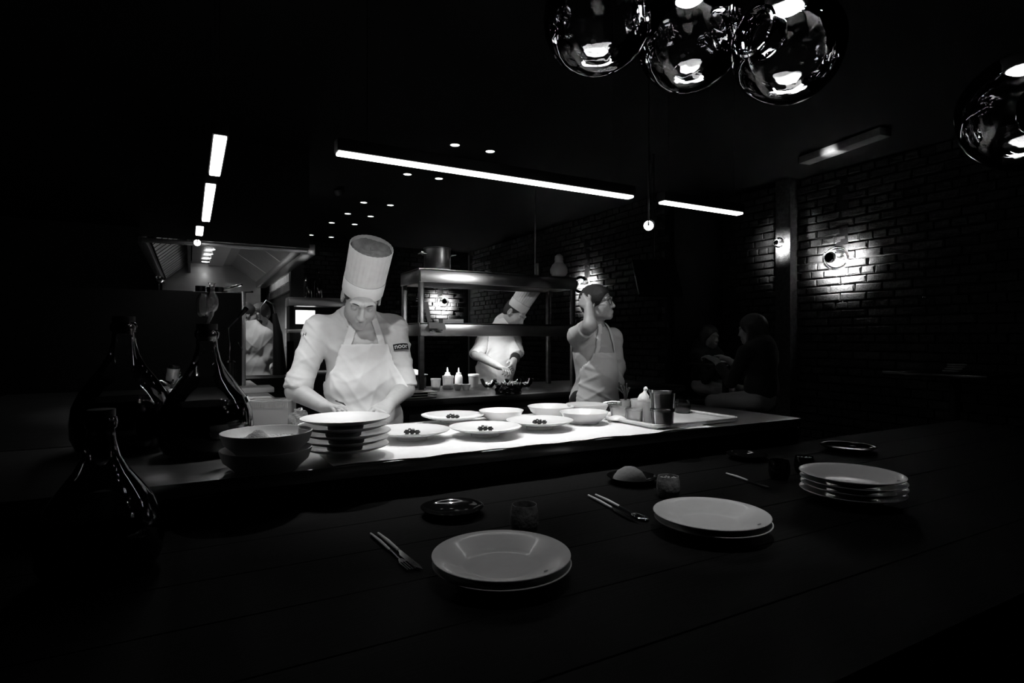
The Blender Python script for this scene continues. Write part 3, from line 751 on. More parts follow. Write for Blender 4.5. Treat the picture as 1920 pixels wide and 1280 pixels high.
o = m.build('table_cloth', 'cloth', sharp=40); tag(o, 'white cloth spread along the kitchen pass under the plates', 'cloth')

# ---------------------------------------------------------------- tray with tubs
q = (PZ(1137, 785, ZP + .01) + PZ(1328, 790, ZP + .01)) / 2; q.z = ZP + .003
fr, rt, lf = PZ(1232, 803, ZP + .01), PZ(1328, 790, ZP + .01), PZ(1137, 785, ZP + .01)
ang = math.atan2((fr - lf).y, (fr - lf).x)
LX = .36; LY = .50
ex = Vector((math.cos(ang), math.sin(ang), 0)); ey = Vector((-math.sin(ang), math.cos(ang), 0))
tc = fr - ex * LX / 2 + ey * LY / 2; tc.z = ZP + .0035
t = thing('serving_tray', 'white rimmed tray holding plastic tubs at the right of the pass', 'tray', tc, ang)
MB().bbox((0, 0, .005), (LX - .02, LY - .02, .010), .004).build('tray_base', 'porcelain', t)
rim = []
for cxs, cys, a0 in ((1, -1, -90), (1, 1, 0), (-1, 1, 90), (-1, -1, 180)):
    for k in range(5):
        a = R(a0 + k * 22.5); rim.append((cxs * (LX / 2 - .03) + .03 * math.cos(a), cys * (LY / 2 - .03) + .03 * math.sin(a), .014))
MB().tube(rim + [rim[0]], .008, 8).build('rim', 'porcelain', t)
def tub(name, label, px, py, r, h, wall, fill=None, fh=.4, lid=None, z=ZP + .0145, d=None, extra=None):
    q = PZ(px, py, z) if d is None else P(px, py, d); q.z = z
    t = thing(name, label, 'tub', q)
    MB().lathe([(0, .002), (r * .84, .002), (r * .86, 0), (r * .88, .002), (r * .98, h * .82), (r * 1.0, h * .84), (r * 1.04, h * .86), (r * 1.04, h), (r * 1.01, h), (r * .96, h * .84), (r * .84, .005), (0, .004)], 36).build('tub_body', wall, t)
    if fill: MB().lathe([(0, .006), (r * .83, .006), (r * (.84 + .11 * fh), h * fh), (r * .5, h * fh + .002), (0, h * fh + .003)], 30).build('contents', fill, t)
    if lid: MB().lathe([(0, h + .004), (r * .8, h + .004), (r * .9, h + .001), (r * 1.07, h + .003), (r * 1.08, h - .010), (r * 1.05, h - .010), (r * 1.05, h), (0, h)], 36).build('lid', lid, t)
    return t, q
tub('plastic_tub', 'clear printed plastic tub at the left on the tray', 1161, 783, .042, .05, 'clearplastic', 'foodpale', .3)
tub('plastic_tub', 'clear plastic tub with a dark layer, in the middle of the tray', 1190, 789, .040, .055, 'clearplastic', 'powder', .25)
tub('plastic_tub', 'slim tall clear tub left of the two dark stacked tubs', 1215, 791, .022, .088, 'milkplastic', 'foodpale', .5)
tg, qd = tub('plastic_tub', 'lower of the two dark stacked tubs on the tray', 1242, 797, .050, .070, 'darkclear', 'sauce', .86)
tub('plastic_tub', 'upper dark tub with a lid, stacked on another dark tub', 1242, 797, .053, .078, 'darkclear', 'sauce', .86, 'darkclear', z=qd.z + .070, d=(qd - CAM).dot(FWD))
th_, qh = tub('herb_cup', 'small clear cup with dark herb sprigs standing up', 1173, 771, .028, .06, 'clearplastic', 'powder', .5)
for i in range(7):
    a = i * .9; MB().tube([(0, 0, .04), (.012 * math.cos(a), .012 * math.sin(a), .09), (.03 * math.cos(a) - .012, .03 * math.sin(a), .12 + .012 * (i % 3))], [.002, .002, .004], 6).build('sprig', 'leaf', th_)
tw, qw = tub('plastic_tub', 'white plastic tub with a piping bag sticking out', 1202, 774, .050, .068, 'milkplastic', 'foodpale', .7)
MB().lathe([(0, 0), (.03, .0), (.036, .02), (.028, .045), (.012, .062), (.009, .07), (.014, .084), (.006, .096), (0, .098)], 24, wob=lambda a, z: 1 + .10 * math.sin(a * 7 + z * 60)).build('piping_bag', 'cloth', tw, loc=(.012, 0, .048), rot=(0, R(14), 0)).scale = (.8, .8, .85)
o = MB().lathe([(0, .018), (.02, .0165), (.034, .010), (.042, .003), (.043, 0), (0, 0)], 32).build('white_heap', 'whiteplastic', loc=PZ(1157, 786, ZP + .0145)); tag(o, 'rounded white lump lying at the left edge of the tray', 'lump')
t = thing('dark_jar', 'dim dark glass jar at the back right of the tray', 'jar', ontop(1280, 786, 2.86, ZP + .0145))
MB().lathe([(0, 0), (.036, 0), (.038, .006), (.038, .05), (.034, .058), (.034, .066), (0, .066)], 30).build('jar_body', 'bottleglass', t); MB().lathe([(0, .003), (.034, .003), (.035, .04), (0, .041)], 24).build('contents', 'sauce', t)
a = P(1131, 752, 3.0); b = P(1163, 757, 3.02); a.z = ZP + .035; b.z = ZP + .04
t = thing('whisk', 'ribbed grey handle of a tool lying behind the tray', 'whisk', a)
prof = [a.lerp(b, i / 24) - a for i in range(25)]
MB().tube(prof, [.011 + .002 * (i % 2) for i in range(25)], 12).build('handle', 'steeldark', t)
MB().tube([Vector((0, 0, .012)), (b - a) * .5 + Vector((0, 0, .016)), (b - a) * 1.5 + Vector((0, 0, .004))], .003, 6).build('wire', 'chrome', t)
MB().bbox(((b - a) / 2 + Vector((0, 0, -.0235))), (.06, .03, .022), .003).build('rest', 'black', t)

# ---------------------------------------------------------------- things on the cooking station
zS = ZP
def st(px, py, d): return ontop(px, py, d, zS)
t, _ = tub('deli_tub', 'clear tub at the left end of the station, left of the squeeze bottles', 817, 0, .036, .085, 'milkplastic', 'powder', .25, z=zS, d=4.28)
t, _ = tub('deli_tub', 'larger clear tub with crumbs beside the first on the station', 840, 0, .042, .10, 'milkplastic', 'foodpale', .35, z=zS, d=4.35)
t, _ = tub('deli_tub', 'pale tub right of the squeeze bottles on the station', 888, 0, .04, .10, 'milkplastic', 'foodpale', .6, 'whiteplastic', z=zS, d=4.5)
for px, d, lab in ((839, 4.48, 'left'), (860, 4.44, 'right')):
    t = thing('squeeze_bottle', 'white squeeze bottle with a thin nozzle on the station, %s one' % lab, 'squeeze bottle', st(px, 0, d), group='squeeze bottles on the station')
    MB().lathe([(0, 0), (.028, 0), (.03, .006), (.03, .085), (.024, .10), (.018, .104), (0, .104)], 24).build('bottle_body', 'whiteplastic', t)
    MB().lathe([(.019, .10), (.019, .116), (.008, .12), (.004, .155), (.002, .156), (0, .156)], 16).build('nozzle', 'whiteplastic', t)
for px, lab in ((858, 'left'), (874, 'right')):
    t = thing('small_bowl', 'small white bowl with dark contents on the station, %s one' % lab, 'bowl', st(px, 0, 4.25), group='small bowls on the station')
    MB().lathe([(0, 0), (.018, 0), (.032, .03), (.034, .045), (.031, .045), (.028, .03), (0, .012)], 28).build('bowl_body', 'porcelain', t)
    MB().lathe([(0, .036), (.028, .034), (.026, .03), (0, .02)], 20).build('contents', 'sauce', t)
for i, (px, d) in enumerate(((916, 4.5), (940, 4.45), (962, 4.5), (985, 4.55))):
    w = ['leftmost', 'second from left', 'third from left', 'rightmost'][i]
    t = thing('glass_bowl', 'clear glass bowl with shiny contents on the station, ' + w, 'bowl', st(px, 0, d), group='glass bowls on the station')
    MB().lathe([(0, 0), (.03, .0), (.055, .03), (.066, .065), (.064, .065), (.053, .031), (.028, .004), (0, .003)], 32).build('bowl_body', 'glass', t)
    rn = random.Random(i)
    for k in range(9):
        a = rn.uniform(0, 6.28); r = rn.uniform(0, .032)
        MB().ell((r * math.cos(a), r * math.sin(a), .016 + rn.uniform(0, .016)), (.012, .009, .009), 8, 6).build('piece', 'foil' if k % 3 else 'porcelain', t)
# crumpled foil-topped loaf
t = thing('foil_parcel', 'dark crumpled block with shiny foil top at the front of the station', 'parcel', ontop(954, 735, 4.0, zS), R(15))
bmf = bmesh.new(); bmesh.ops.create_cube(bmf, size=1); bmesh.ops.subdivide_edges(bmf, edges=list(bmf.edges), cuts=5, use_grid_fill=True)
rn = random.Random(5)
for v in bmf.verts:
    v.co = Vector((v.co.x * .155, v.co.y * .10, (v.co.z + .5) * .06)); 
    if v.co.z > .001: v.co += Vector([rn.uniform(-1, 1) * .006 for _ in range(3)])
me = bpy.data.meshes.new('block'); bmf.to_mesh(me); bmf.free(); me.materials.append(M['blackgloss']); link('block', me, t)
bmf = bmesh.new(); bmesh.ops.create_grid(bmf, x_segments=16, y_segments=11, size=.5)
for v in bmf.verts:
    v.co = Vector((v.co.x * .16, v.co.y * .11, rn.uniform(0, .022)))
me = bpy.data.meshes.new('foil_top'); bmf.to_mesh(me); bmf.free(); me.materials.append(M['foil']); link('foil_top', me, t, (0, 0, .060))
# dark gastro pan and white cap left end
t = thing('gastro_pan', 'black pan with a white domed cloth at the left end of the station', 'pan', st(775, 0, 4.45))
MB().bbox((0, 0, .05), (.17, .11, .10), .006).build('pan_body', 'blackgloss', t); MB().bbox((0, 0, .103), (.19, .13, .008), .003).build('rim', 'steel', t)
MB().ell((0, 0, .108), (.055, .05, .038), 24, 12).build('domed_cloth', 'cloth', t)
t = thing('steel_trays', 'stack of thin steel trays beside the black pan', 'trays', st(783, 0, 3.75))
for i in range(3): MB().bbox((i * .006, 0, .004 + i * .016), (.20, .14, .006), .002).build('tray_sheet', 'steel', t)
for i in range(2): MB().bbox((0, 0, .012 + i * .016), (.1, .1, .010), .002).build('spacer', 'black', t)

# ---------------------------------------------------------------- dining counter settings
def setting_plates(px, py, n, who, step=.0155):
    zt = ZT + .034 + (n - 1) * step
    q = PZ(px, py, zt); rn = random.Random(px)
    for i in range(n):
        last = i == n - 1
        o = link('plate', PLD, None, (q.x + (0 if last else rn.uniform(-.004, .007)), q.y - (0 if last else .003), ZT + .0005 + i * step))
        nm = 'top' if last else ['bottom', 'second from bottom', 'third from bottom'][i]
        tag(o, '%s plate of the %s' % (nm, who), 'plate', 'plates on the dining counter')
        o.rotation_euler.z = R(-60)
    mk = MB().lathe([(0, 0), (.0045, 0), (.0045, .0006), (0, .0006)], 12).build('maker_mark', 'grey', o, loc=(.118, -.028, .0303), rot=(0, R(-19), 0))
    return q
setting_plates(940, 1036, 2, 'nearest pale pair at the front of the dining counter')
setting_plates(1333, 960, 2, 'middle pale pair on the dining counter')
setting_plates(1596, 886, 4, 'farthest pale stack at the right of the dining counter', .0165)
def cup(px, py, r, h, m, label, cat='cup', fill=None, wall=None):
    q = PZ(px, py, ZT + h); q.z = ZT + .0005
    t = thing('tumbler', label, cat, q, group='small tumblers on the dining counter')
    MB().lathe([(0, 0), (r * .80, 0), (r * .95, h * .12), (r * 1.06, h * .4), (r * 1.02, h * .75), (r * .92, h * .97), (r * .91, h), (r * .88, h), (r * .86, h * .96), (r * .95, h * .6), (r * .9, h * .2), (0, h * .1)], 40).build('cup_body', m, t, sharp=60)
    if fill:
        rn = random.Random(px)
        c = MB()
        MB().lathe([(0, h * .86), (r * .88, h * .85), (r * .9, h * .8), (0, h * .75)], 30).build('contents', 'sauce', t)
        for k in range(16):
            a = rn.uniform(0, 6.28); rr = r * .75 * math.sqrt(rn.random())
            MB().ell((rr * math.cos(a), rr * math.sin(a), h * .87), (.004, .004, .004), 8, 5).build('crystal', 'foil', t)
cup(983, 945, .034, .075, 'darkstone', 'small grey tumbler behind the nearest plates')
cup(1253, 892, .034, .065, 'darkstone', 'grey cup of glittering crystals beside the white napkin dome', fill=True)
cup(1508, 855, .033, .06, 'darkglaze', 'dark cup with glinting rim behind the farthest plates', fill=True)
cup(1461, 862, .034, .065, 'darkglaze', 'dark tumbler left of the glinting cup')
def saucer(px, py, r, label):
    q = PZ(px, py, ZT + .02); q.z = ZT + .0005
    o = MB().lathe([(0, 0), (r * .6, 0), (r * .9, .014), (r, .022), (r * .97, .022), (r * .86, .016), (r * .55, .005), (0, .004)], 56).build('saucer', 'darkglaze', loc=q); tag(o, label, 'dish', 'dark dishes on the dining counter'); return q
saucer(848, 950, .088, 'black glossy dish behind the nearest cutlery')
q = saucer(1185, 893, .085, 'black dish holding a white napkin dome')
o = MB().lathe([(0, .045), (.02, .044), (.042, .030), (.055, .010), (.056, 0), (0, 0)], 32).build('napkin', 'napkin', loc=q + Vector((.0, .012, .0045))); tag(o, 'rounded pale napkin on the black dish by the crystal cup', 'napkin')
saucer(1400, 851, .08, 'dark dish with small bright glints, left of the far tumblers')
saucer(1590, 836, .11, 'wide dark dish at the back behind the farthest plates')
def cutlery(px0, py0, px1, py1, kind, label):
    a, b = PZ(px0, py0, ZT + .006), PZ(px1, py1, ZT + .006)
    L = (b - a).length; t = thing(kind, label, kind.replace('_', ' '), a, math.atan2((b - a).y, (b - a).x), 'cutlery on the dining counter')
    MB().tube([(0, 0, 0), (L * .25, 0, .001), (L * .5, 0, 0)], [.0028, .0042, .0032], 10).build('handle', 'whiteplastic' if kind != 'teaspoon' else 'steel', t)
    if kind == 'table_knife':
        MB().prism([(L * .5, -.003), (L * .55, -.004), (L * .62, -.010), (L * .9, -.009), (L, .002), (L * .9, .005), (L * .55, .004), (L * .5, .003)], -.0008, .0008).build('blade', 'chrome', t)
    elif kind == 'dinner_fork':
        MB().tube([(L * .5, 0, 0), (L * .74, 0, -.002)], [.003, .0022], 8).build('neck', 'chrome', t)
        MB().prism([(L * .74, -.004), (L * .82, -.010), (L * .82, .010), (L * .74, .004)], -.002, 0).build('root', 'chrome', t)
        for k in range(4): MB().box((L * .91, -.0085 + k * .0057, -.001), (L * .18, .0028, .0018)).build('tine', 'chrome', t)
    else:
        MB().tube([(L * .5, 0, 0), (L * .76, 0, -.001)], [.003, .0022], 8).build('neck', 'chrome', t)
        MB().ell((L * .88, 0, 0), (L * .13, .017, .0035), 20, 8).build('spoon_bowl', 'chrome', t)
cutlery(695, 1000, 772, 1066, 'dinner_fork', 'fork with slim pale handle, left one by the nearest plates')
cutlery(709, 999, 792, 1068, 'table_knife', 'knife with slim pale handle, right one by the nearest plates')
cutlery(1103, 928, 1197, 978, 'table_knife', 'knife with slim pale handle, left one by the middle plates')
cutlery(1117, 927, 1213, 974, 'table_spoon', 'spoon with slim pale handle, right one by the middle plates')
cutlery(1362, 887, 1445, 914, 'table_knife', 'slim knife lying alone before the farthest plates')

# ---------------------------------------------------------------- glass pendants
def pendant(px, py, d, rad, mouth_dir, label, puck, mouth=.42):
    c = P(px, py, d)
    t = thing('glass_pendant', label, 'pendant lamp', c)
    q = Vector(mouth_dir).to_track_quat('Z', 'Y').to_matrix().to_4x4()
    pr = []
    a0 = math.asin(mouth)
    for i in range(41):
        a = math.pi - (math.pi - a0) * i / 40
        pr.append((rad * math.sin(a), rad * math.cos(a)))
    # the lip folds back inside as a short funnel
    zz = rad * math.cos(a0)
    pr += [(rad * (mouth - .02), zz + .004), (rad * (mouth - .06), zz + .002), (rad * (mouth - .085), zz - rad * .08), (rad * (mouth - .07), zz - rad * .2), (rad * (mouth - .03), zz - rad * .34), (rad * (mouth - .05), zz - rad * .42)]
    pr[0] = (0, -rad)
    g = MB().lathe(pr, 64, q, wob=lambda a, z: 1 + .012 * math.sin(3 * a + 5 * z) + .008 * math.sin(7 * a)).build('glass_globe', 'globe', t, sharp=80)
    MB().lathe([(r * .965, z * .965) for r, z in pr[:41]], 64, q).build('inner_wall', 'globe', g, sharp=80)
    MB().lathe([(rad * (mouth - .03), zz - .003), (rad * mouth, zz + .003), (rad * (mouth + .03), zz - .002), (rad * mouth, zz - .007), (rad * (mouth - .03), zz - .003)], 64, q).build('rolled_lip', 'chrome' if False else 'globe', g, sharp=80)
    MB().lathe([(0, 0), (.045, 0), (.05, .006), (.05, .035), (.02, .05), (0, .05)], 32).build('lamp_holder', 'black', t, loc=(0, 0, rad * .74))
    MB().lathe([(0, -.010), (.03, -.008), (.042, 0), (0, 0)], 32).build('lamp_lens', 'bulb', t, loc=(0, 0, rad * .74 - .001))
    MB().tube([(0, 0, rad * .78), (0, 0, ZC - c.z)], .003, 8).build('cord', 'black', t)
    return t
pendant(1120, 36, 1.62, .150, RGT * .95 + FWD * -.25 + UP * .12, 'left glass globe pendant of the cluster at the top', 1)
pendant(1292, 72, 1.86, .165, RGT * .8 - FWD * .5 + UP * .05, 'middle glass globe pendant of the cluster, behind the other two', 1)
pendant(1476, 90, 1.58, .146, RGT * -.80 - FWD * .42 + UP * .10, 'right glass globe pendant of the cluster, with a bright lamp inside', 1)
pendant(1922, 208, 1.62, .160, RGT * -.12 - FWD * .9 - UP * .25, 'glass globe pendant cut off by the right edge of the picture', 1, .5)

# right-hand wall ledge with folded napkins, hooks, guests' table
zl = 1.10
q = PZ(1790, 697, zl)
t = thing('side_table', 'dark high table at the far right holding folded napkins', 'table', (q.x, q.y, 0))
MB().bbox((0, 0, zl - .015), (.62, .62, .03), .004).build('table_top', 'blackgloss', t)
MB().lathe([(0, 0), (.22, 0), (.22, .012), (.035, .03), (.03, zl - .03), (0, zl - .03)], 28).build('pedestal', 'black', t)
t = thing('folded_napkins', 'loosely folded pale napkins on the table at the far right', 'napkins', (q.x, q.y, zl))
for i in range(4):
    MB().bbox((.01 * i, 0, .008 + i * .014), (.12 - .012 * i, .10, .010), .004, rz=.2 * i).build('napkin', 'paperdim', t)
t = thing('guest_table', 'dim high table with a white plate where two guests sit', 'table', (4.42, 3.82, 0))
MB().bbox((0, 0, 1.085), (.5, .5, .03), .004).build('table_top', 'blackgloss', t)
MB().lathe([(0, 0), (.24, 0), (.24, .012), (.035, .03), (.03, 1.07), (0, 1.07)], 28).build('pedestal', 'black', t)
q = PZ(1362, 680, 1.105); q.z = 1.10
o = MB().lathe([(0, 0), (.07, 0), (.12, .014), (.125, .016), (.12, .018), (.07, .006), (0, .005)], 40).build('plate', 'porcelain', loc=q); tag(o, 'small white plate on the guests\' dim table', 'plate')
o = MB().bbox((0, 0, .012), (.10, .05, .02), .008).build('bread_roll', 'foodpale', loc=q + Vector((0, 0, .008))); tag(o, 'pale bread slice on the plate at the guests\' table', 'bread')
spot('unseen_guest_table_spot', (3.7, 3.7, ZC - .06), (4.35, 3.75, 1.1), 2.5, 30, .6)  # unseen spot on the guests' table, no fixture
# tilted monitor seen edge-on near the brick lamp
a = P(1187, 490, 4.9); b = P(1200, 553, 4.75)
t = thing('hanging_monitor', 'thin dark monitor hanging tilted right of the cook with glasses', 'monitor', a)
dv = b - a; ctr = dv / 2
rot = dv.to_track_quat('Z', 'Y').to_matrix()
MB().bbox(ctr + RGT * .17, (.36, .03, dv.length + .02), .004, rot=Matrix((RGT, dv.normalized().cross(RGT), dv.normalized())).transposed()).build('screen', 'blackgloss', t)
MB().bbox(ctr, (.02, .03, dv.length), .003, rot=Matrix((RGT, dv.normalized().cross(RGT), dv.normalized())).transposed()).build('edge_frame', 'steeldark', t)
MB().tube([RGT * .17, RGT * .17 + UP * (ZC - a.z)], .012, 8).build('hanger', 'black', t)
for px, w in ((1719, 'left'), (1727, 'right')):
    q = PX(px, 558, XR - .05); t = thing('coat_hook', 'tiny bright hook on the dark right wall, %s one of two' % w, 'hook', q, group='hooks on the right wall')
    MB().tube([(.05, 0, 0), (0, 0, 0), (-.012, 0, .02)], .006, 8).build('peg', 'chrome', t); MB().lathe([(0, 0), (.014, 0), (.014, .004), (0, .005)], 14, Matrix.Rotation(R(-90), 4, 'Y')).build('rose', 'chrome', t, loc=(.045, 0, 0))
# ================================================================ people: smooth-union bodies, one continuous surface each
class Sdf:
    def __init__(s): s.p = []
    def cone(s, a, b, ra, rb, k=.02, flat=False, sub=False):
        a = np.array(a, np.float32); b = np.array(b, np.float32); r = max(ra, rb)
        s.p.append(('c', a, b, ra, rb, flat, k, sub, np.minimum(a, b) - r, np.maximum(a, b) + r)); return s
    def chain(s, pts, rs, k=.02):
        for i in range(len(pts) - 1): s.cone(pts[i], pts[i + 1], rs[i], rs[i + 1], k)
        return s
    def ell(s, c, r, rot=None, k=.02, sub=False):
        c = np.array(c, np.float32); m = np.array(rot, np.float32) if rot is not None else np.eye(3, dtype=np.float32)
        q = max(r); s.p.append(('e', c, np.array(r, np.float32), m, None, None, k, sub, c - q, c + q)); return s
    def bounds(s):
        ps = [q for q in s.p if not q[7]]
        return np.min([q[8] for q in ps], 0), np.max([q[9] for q in ps], 0)
    def grid(s, res, pad=.03):
        lo, hi = s.bounds(); lo = lo - pad; n = np.ceil((hi + pad - lo) / res).astype(int) + 1
        return lo.astype(np.float32), n
    def eval(s, lo, n, res):
        V = np.full(tuple(n), .25, np.float32)
        for kind, a, b, c, d, flat, k, sub, pl, ph in s.p:
            m = k + .03 + 2 * res
            i0 = np.maximum(0, np.floor((pl - m - lo) / res).astype(int)); i1 = np.minimum(n, np.ceil((ph + m - lo) / res).astype(int) + 1)
            if np.any(i1 <= i0): continue
            ax = [lo[j] + res * np.arange(i0[j], i1[j], dtype=np.float32) for j in range(3)]
            X, Y, Z = ax[0][:, None, None], ax[1][None, :, None], ax[2][None, None, :]
            if kind == 'c':
                ba = b - a; L2 = max(float(ba @ ba), 1e-9)
                px, py, pz = X - a[0], Y - a[1], Z - a[2]
                t0 = (px * ba[0] + py * ba[1] + pz * ba[2]) / L2; t = np.clip(t0, 0, 1)
                D = np.sqrt((px - t * ba[0]) ** 2 + (py - t * ba[1]) ** 2 + (pz - t * ba[2]) ** 2) - (c + (d - c) * t)
                if flat: D = np.maximum(D, (t0 - 1) * math.sqrt(L2))
            else:
                px, py, pz = X - a[0], Y - a[1], Z - a[2]
                q = [(px * c[0, j] + py * c[1, j] + pz * c[2, j]) for j in range(3)]
                k0 = np.sqrt(sum((q[j] / b[j]) ** 2 for j in range(3))); k1 = np.sqrt(sum((q[j] / b[j] ** 2) ** 2 for j in range(3))) + 1e-6
                D = k0 * (k0 - 1) / k1
            sl = V[i0[0]:i1[0], i0[1]:i1[1], i0[2]:i1[2]]
            if not sub:
                h = np.clip(.5 + .5 * (sl - D) / k, 0, 1); sl[...] = sl + (D - sl) * h - k * h * (1 - h)
            else:
                D = -D; h = np.clip(.5 - .5 * (sl - D) / k, 0, 1); sl[...] = sl + (D - sl) * h + k * h * (1 - h)
        return V
def surface(V, lo, res):
    """surface nets: one vertex in each crossed cell, one quad for each crossed edge"""
    neg = V < 0; sh = V.shape
    idx = -np.ones(tuple(q - 1 for q in sh), np.int32)
    cnt = np.zeros(idx.shape, np.uint8)
    for i in (0, 1):
        for j in (0, 1):
            for k in (0, 1): cnt += neg[i:sh[0] - 1 + i, j:sh[1] - 1 + j, k:sh[2] - 1 + k]
    cells = np.argwhere((cnt > 0) & (cnt < 8)); idx[tuple(cells.T)] = np.arange(len(cells))
    pos = np.zeros((len(cells), 3)); w = np.zeros(len(cells))
    cor = [(i, j, k) for i in (0, 1) for j in (0, 1) for k in (0, 1)]
    val = {c: V[cells[:, 0] + c[0], cells[:, 1] + c[1], cells[:, 2] + c[2]] for c in cor}
    for a in cor:
        for ax in range(3):
            if a[ax] == 0:
                b = list(a); b[ax] = 1; va, vb = val[a], val[tuple(b)]
                cr = (va < 0) != (vb < 0); t = np.where(cr, va / np.where(va == vb, 1, va - vb), 0)
                pt = np.tile(np.array(a, float), (len(cells), 1)); pt[:, ax] = t
                pos += pt * cr[:, None]; w += cr
    verts = lo + res * (cells + pos / w[:, None])
    faces = []
    for ax in range(3):
        o1, o2 = [(1, 2), (2, 0), (0, 1)][ax]
        sa = [slice(None)] * 3; sb = [slice(None)] * 3; sa[ax] = slice(0, -1); sb[ax] = slice(1, None)
        e = neg[tuple(sa)] != neg[tuple(sb)]
        q = np.argwhere(e); q = q[(q[:, o1] > 0) & (q[:, o2] > 0) & (q[:, o1] < sh[o1] - 1) & (q[:, o2] < sh[o2] - 1)]
        def cid(d1, d2): r = q.copy(); r[:, o1] -= d1; r[:, o2] -= d2; return idx[tuple(r.T)]
        f = np.stack([cid(0, 0), cid(1, 0), cid(1, 1), cid(0, 1)], 1)
        fl = neg[tuple(q.T)]; f[~fl] = f[~fl][:, ::-1]; faces.append(f)
    return verts, np.concatenate(faces)
def smooth_np(v, f, it=1, lam=.5):
    for _ in range(it):
        s = np.zeros_like(v); c = np.zeros(len(v))
        for i in range(4):
            for j in (1, 3): np.add.at(s, f[:, i], v[f[:, (i + j) % 4]]); np.add.at(c, f[:, i], 1)
        v = v + lam * (s / np.maximum(c, 1)[:, None] - v)
    return v
def folds(v, amp, seed):
    """cloth folds: sharp-crested creases in patches, slanting round the limbs and waist"""
    rs = np.random.RandomState(seed); d = np.zeros(len(v))
    for i in range(6):
        k = rs.normal(size=3); k[2] = np.sign(k[2]) * (abs(k[2]) + .7); k *= rs.uniform(40, 85) / np.linalg.norm(k)
        w = rs.normal(size=3) * 9; m = rs.normal(size=3) * 7
        ph = v @ k + 1.8 * np.sin(v @ w + rs.rand() * 6)
        ridge = np.exp(-(np.sin(ph * .5) / .36) ** 2)
        mask = np.clip(np.sin(v @ m + rs.rand() * 6) * .9 + .25, 0, 1)
        d += ridge * mask
    return (d - .45) * amp * .62
def to_mesh(name, v, f, m, root, fold=0, seed=1, it=1):
    v = smooth_np(v, f, it)
    if fold:
        e1 = v[f[:, 1]] - v[f[:, 0]]; e2 = v[f[:, 3]] - v[f[:, 0]]; fn = np.cross(e1, e2)
        n = np.zeros_like(v)
        for i in range(4): np.add.at(n, f[:, i], fn)
        n /= np.linalg.norm(n, axis=1)[:, None] + 1e-9
        v = v + n * folds(v, fold, seed)[:, None]
    me = bpy.data.meshes.new(name)
    v = (v - np.array(root.location)).astype(np.float32)
    me.vertices.add(len(v)); me.vertices.foreach_set('co', v.ravel())
    me.loops.add(len(f) * 4); me.loops.foreach_set('vertex_index', f.astype(np.int32).ravel())
    me.polygons.add(len(f)); me.polygons.foreach_set('loop_start', np.arange(0, len(f) * 4, 4, dtype=np.int32))
    me.update(calc_edges=True); me.polygons.foreach_set('use_smooth', [True] * len(f))
    me.materials.append(M[m]); me.validate()
    return link(name, me, root)
def solid(name, S_, res, m, root, fold=0, seed=1, it=1):
    lo, n = S_.grid(res); V = S_.eval(lo, n, res); v, f = surface(V, lo, res)
    return to_mesh(name, v, f, m, root, fold, seed, it)
def shell(name, S_, res, m, root, off, th, region, fold=0, seed=1, it=2):
    """cloth lying over a body: a thin layer off the surface, kept where region(X, Y, Z) < 0"""
    lo, n = S_.grid(res, .05); V = S_.eval(lo, n, res)
    ax = [lo[j] + res * np.arange(n[j], dtype=np.float32) for j in range(3)]
    g = region(ax[0][:, None, None], ax[1][None, :, None], ax[2][None, None, :])
    W = np.maximum(np.abs(V - off) - th, g + 0 * V)
    v, f = surface(W.astype(np.float32), lo, res)
    return to_mesh(name, v, f, m, root, fold, seed, it)
def frame(fwd, up=UP):
    f = Vector(fwd).normalized(); u = (Vector(up) - f * Vector(up).dot(f)).normalized(); x = f.cross(u)
    return Matrix((x, f, u)).transposed()          # columns: side, forward, up
def head(S_, c, F, neck, s=1.0, male=True, rneck=.055):
    def W(x, y, z): return Vector(c) + F @ (Vector((x, y, z)) * s)
    e = lambda p, r, k=.02, sub=False: S_.ell(W(*p), [q * s for q in r], F, k, sub)
    e((0, -.015, .035), (.075, .096, .083)); e((0, .03, -.038), (.058, .062, .074), .03)
    e((0, .072, -.094), (.022, .018, .018), .025)
    for x in (-1, 1):
        e((x * .034, .052, -.028), (.027, .03, .028), .02); e((x * .045, .012, -.07), (.018, .03, .025), .03)
        e((x * .031, .099, .004), (.018, .014, .011), .012, True)
        e((x * .031, .075, .003), (.0135, .0135, .0125), .003)
        S_.cone(W(x * .012, .088, .026), W(x * .045, .076, .024), .010 * s, .009 * s, .010)
        e((x * .011, .099, -.034), (.008, .009, .007), .008)
        e((x * .077, -.012, -.004), (.009, .021, .033), .008); e((x * .084, -.008, -.002), (.007, .011, .019), .006, True)
    S_.cone(W(0, .086, .012), W(0, .108, -.030), .0075 * s, .0105 * s, .012)
    e((0, .088, -.060), (.023, .012, .006), .006); e((0, .087, -.070), (.020, .012, .0065), .006); e((0, .101, -.0648), (.020, .006, .0018), .003, True)
    S_.cone(W(0, -.025, -.045), neck, rneck, rneck * 1.12, .03)
    return W
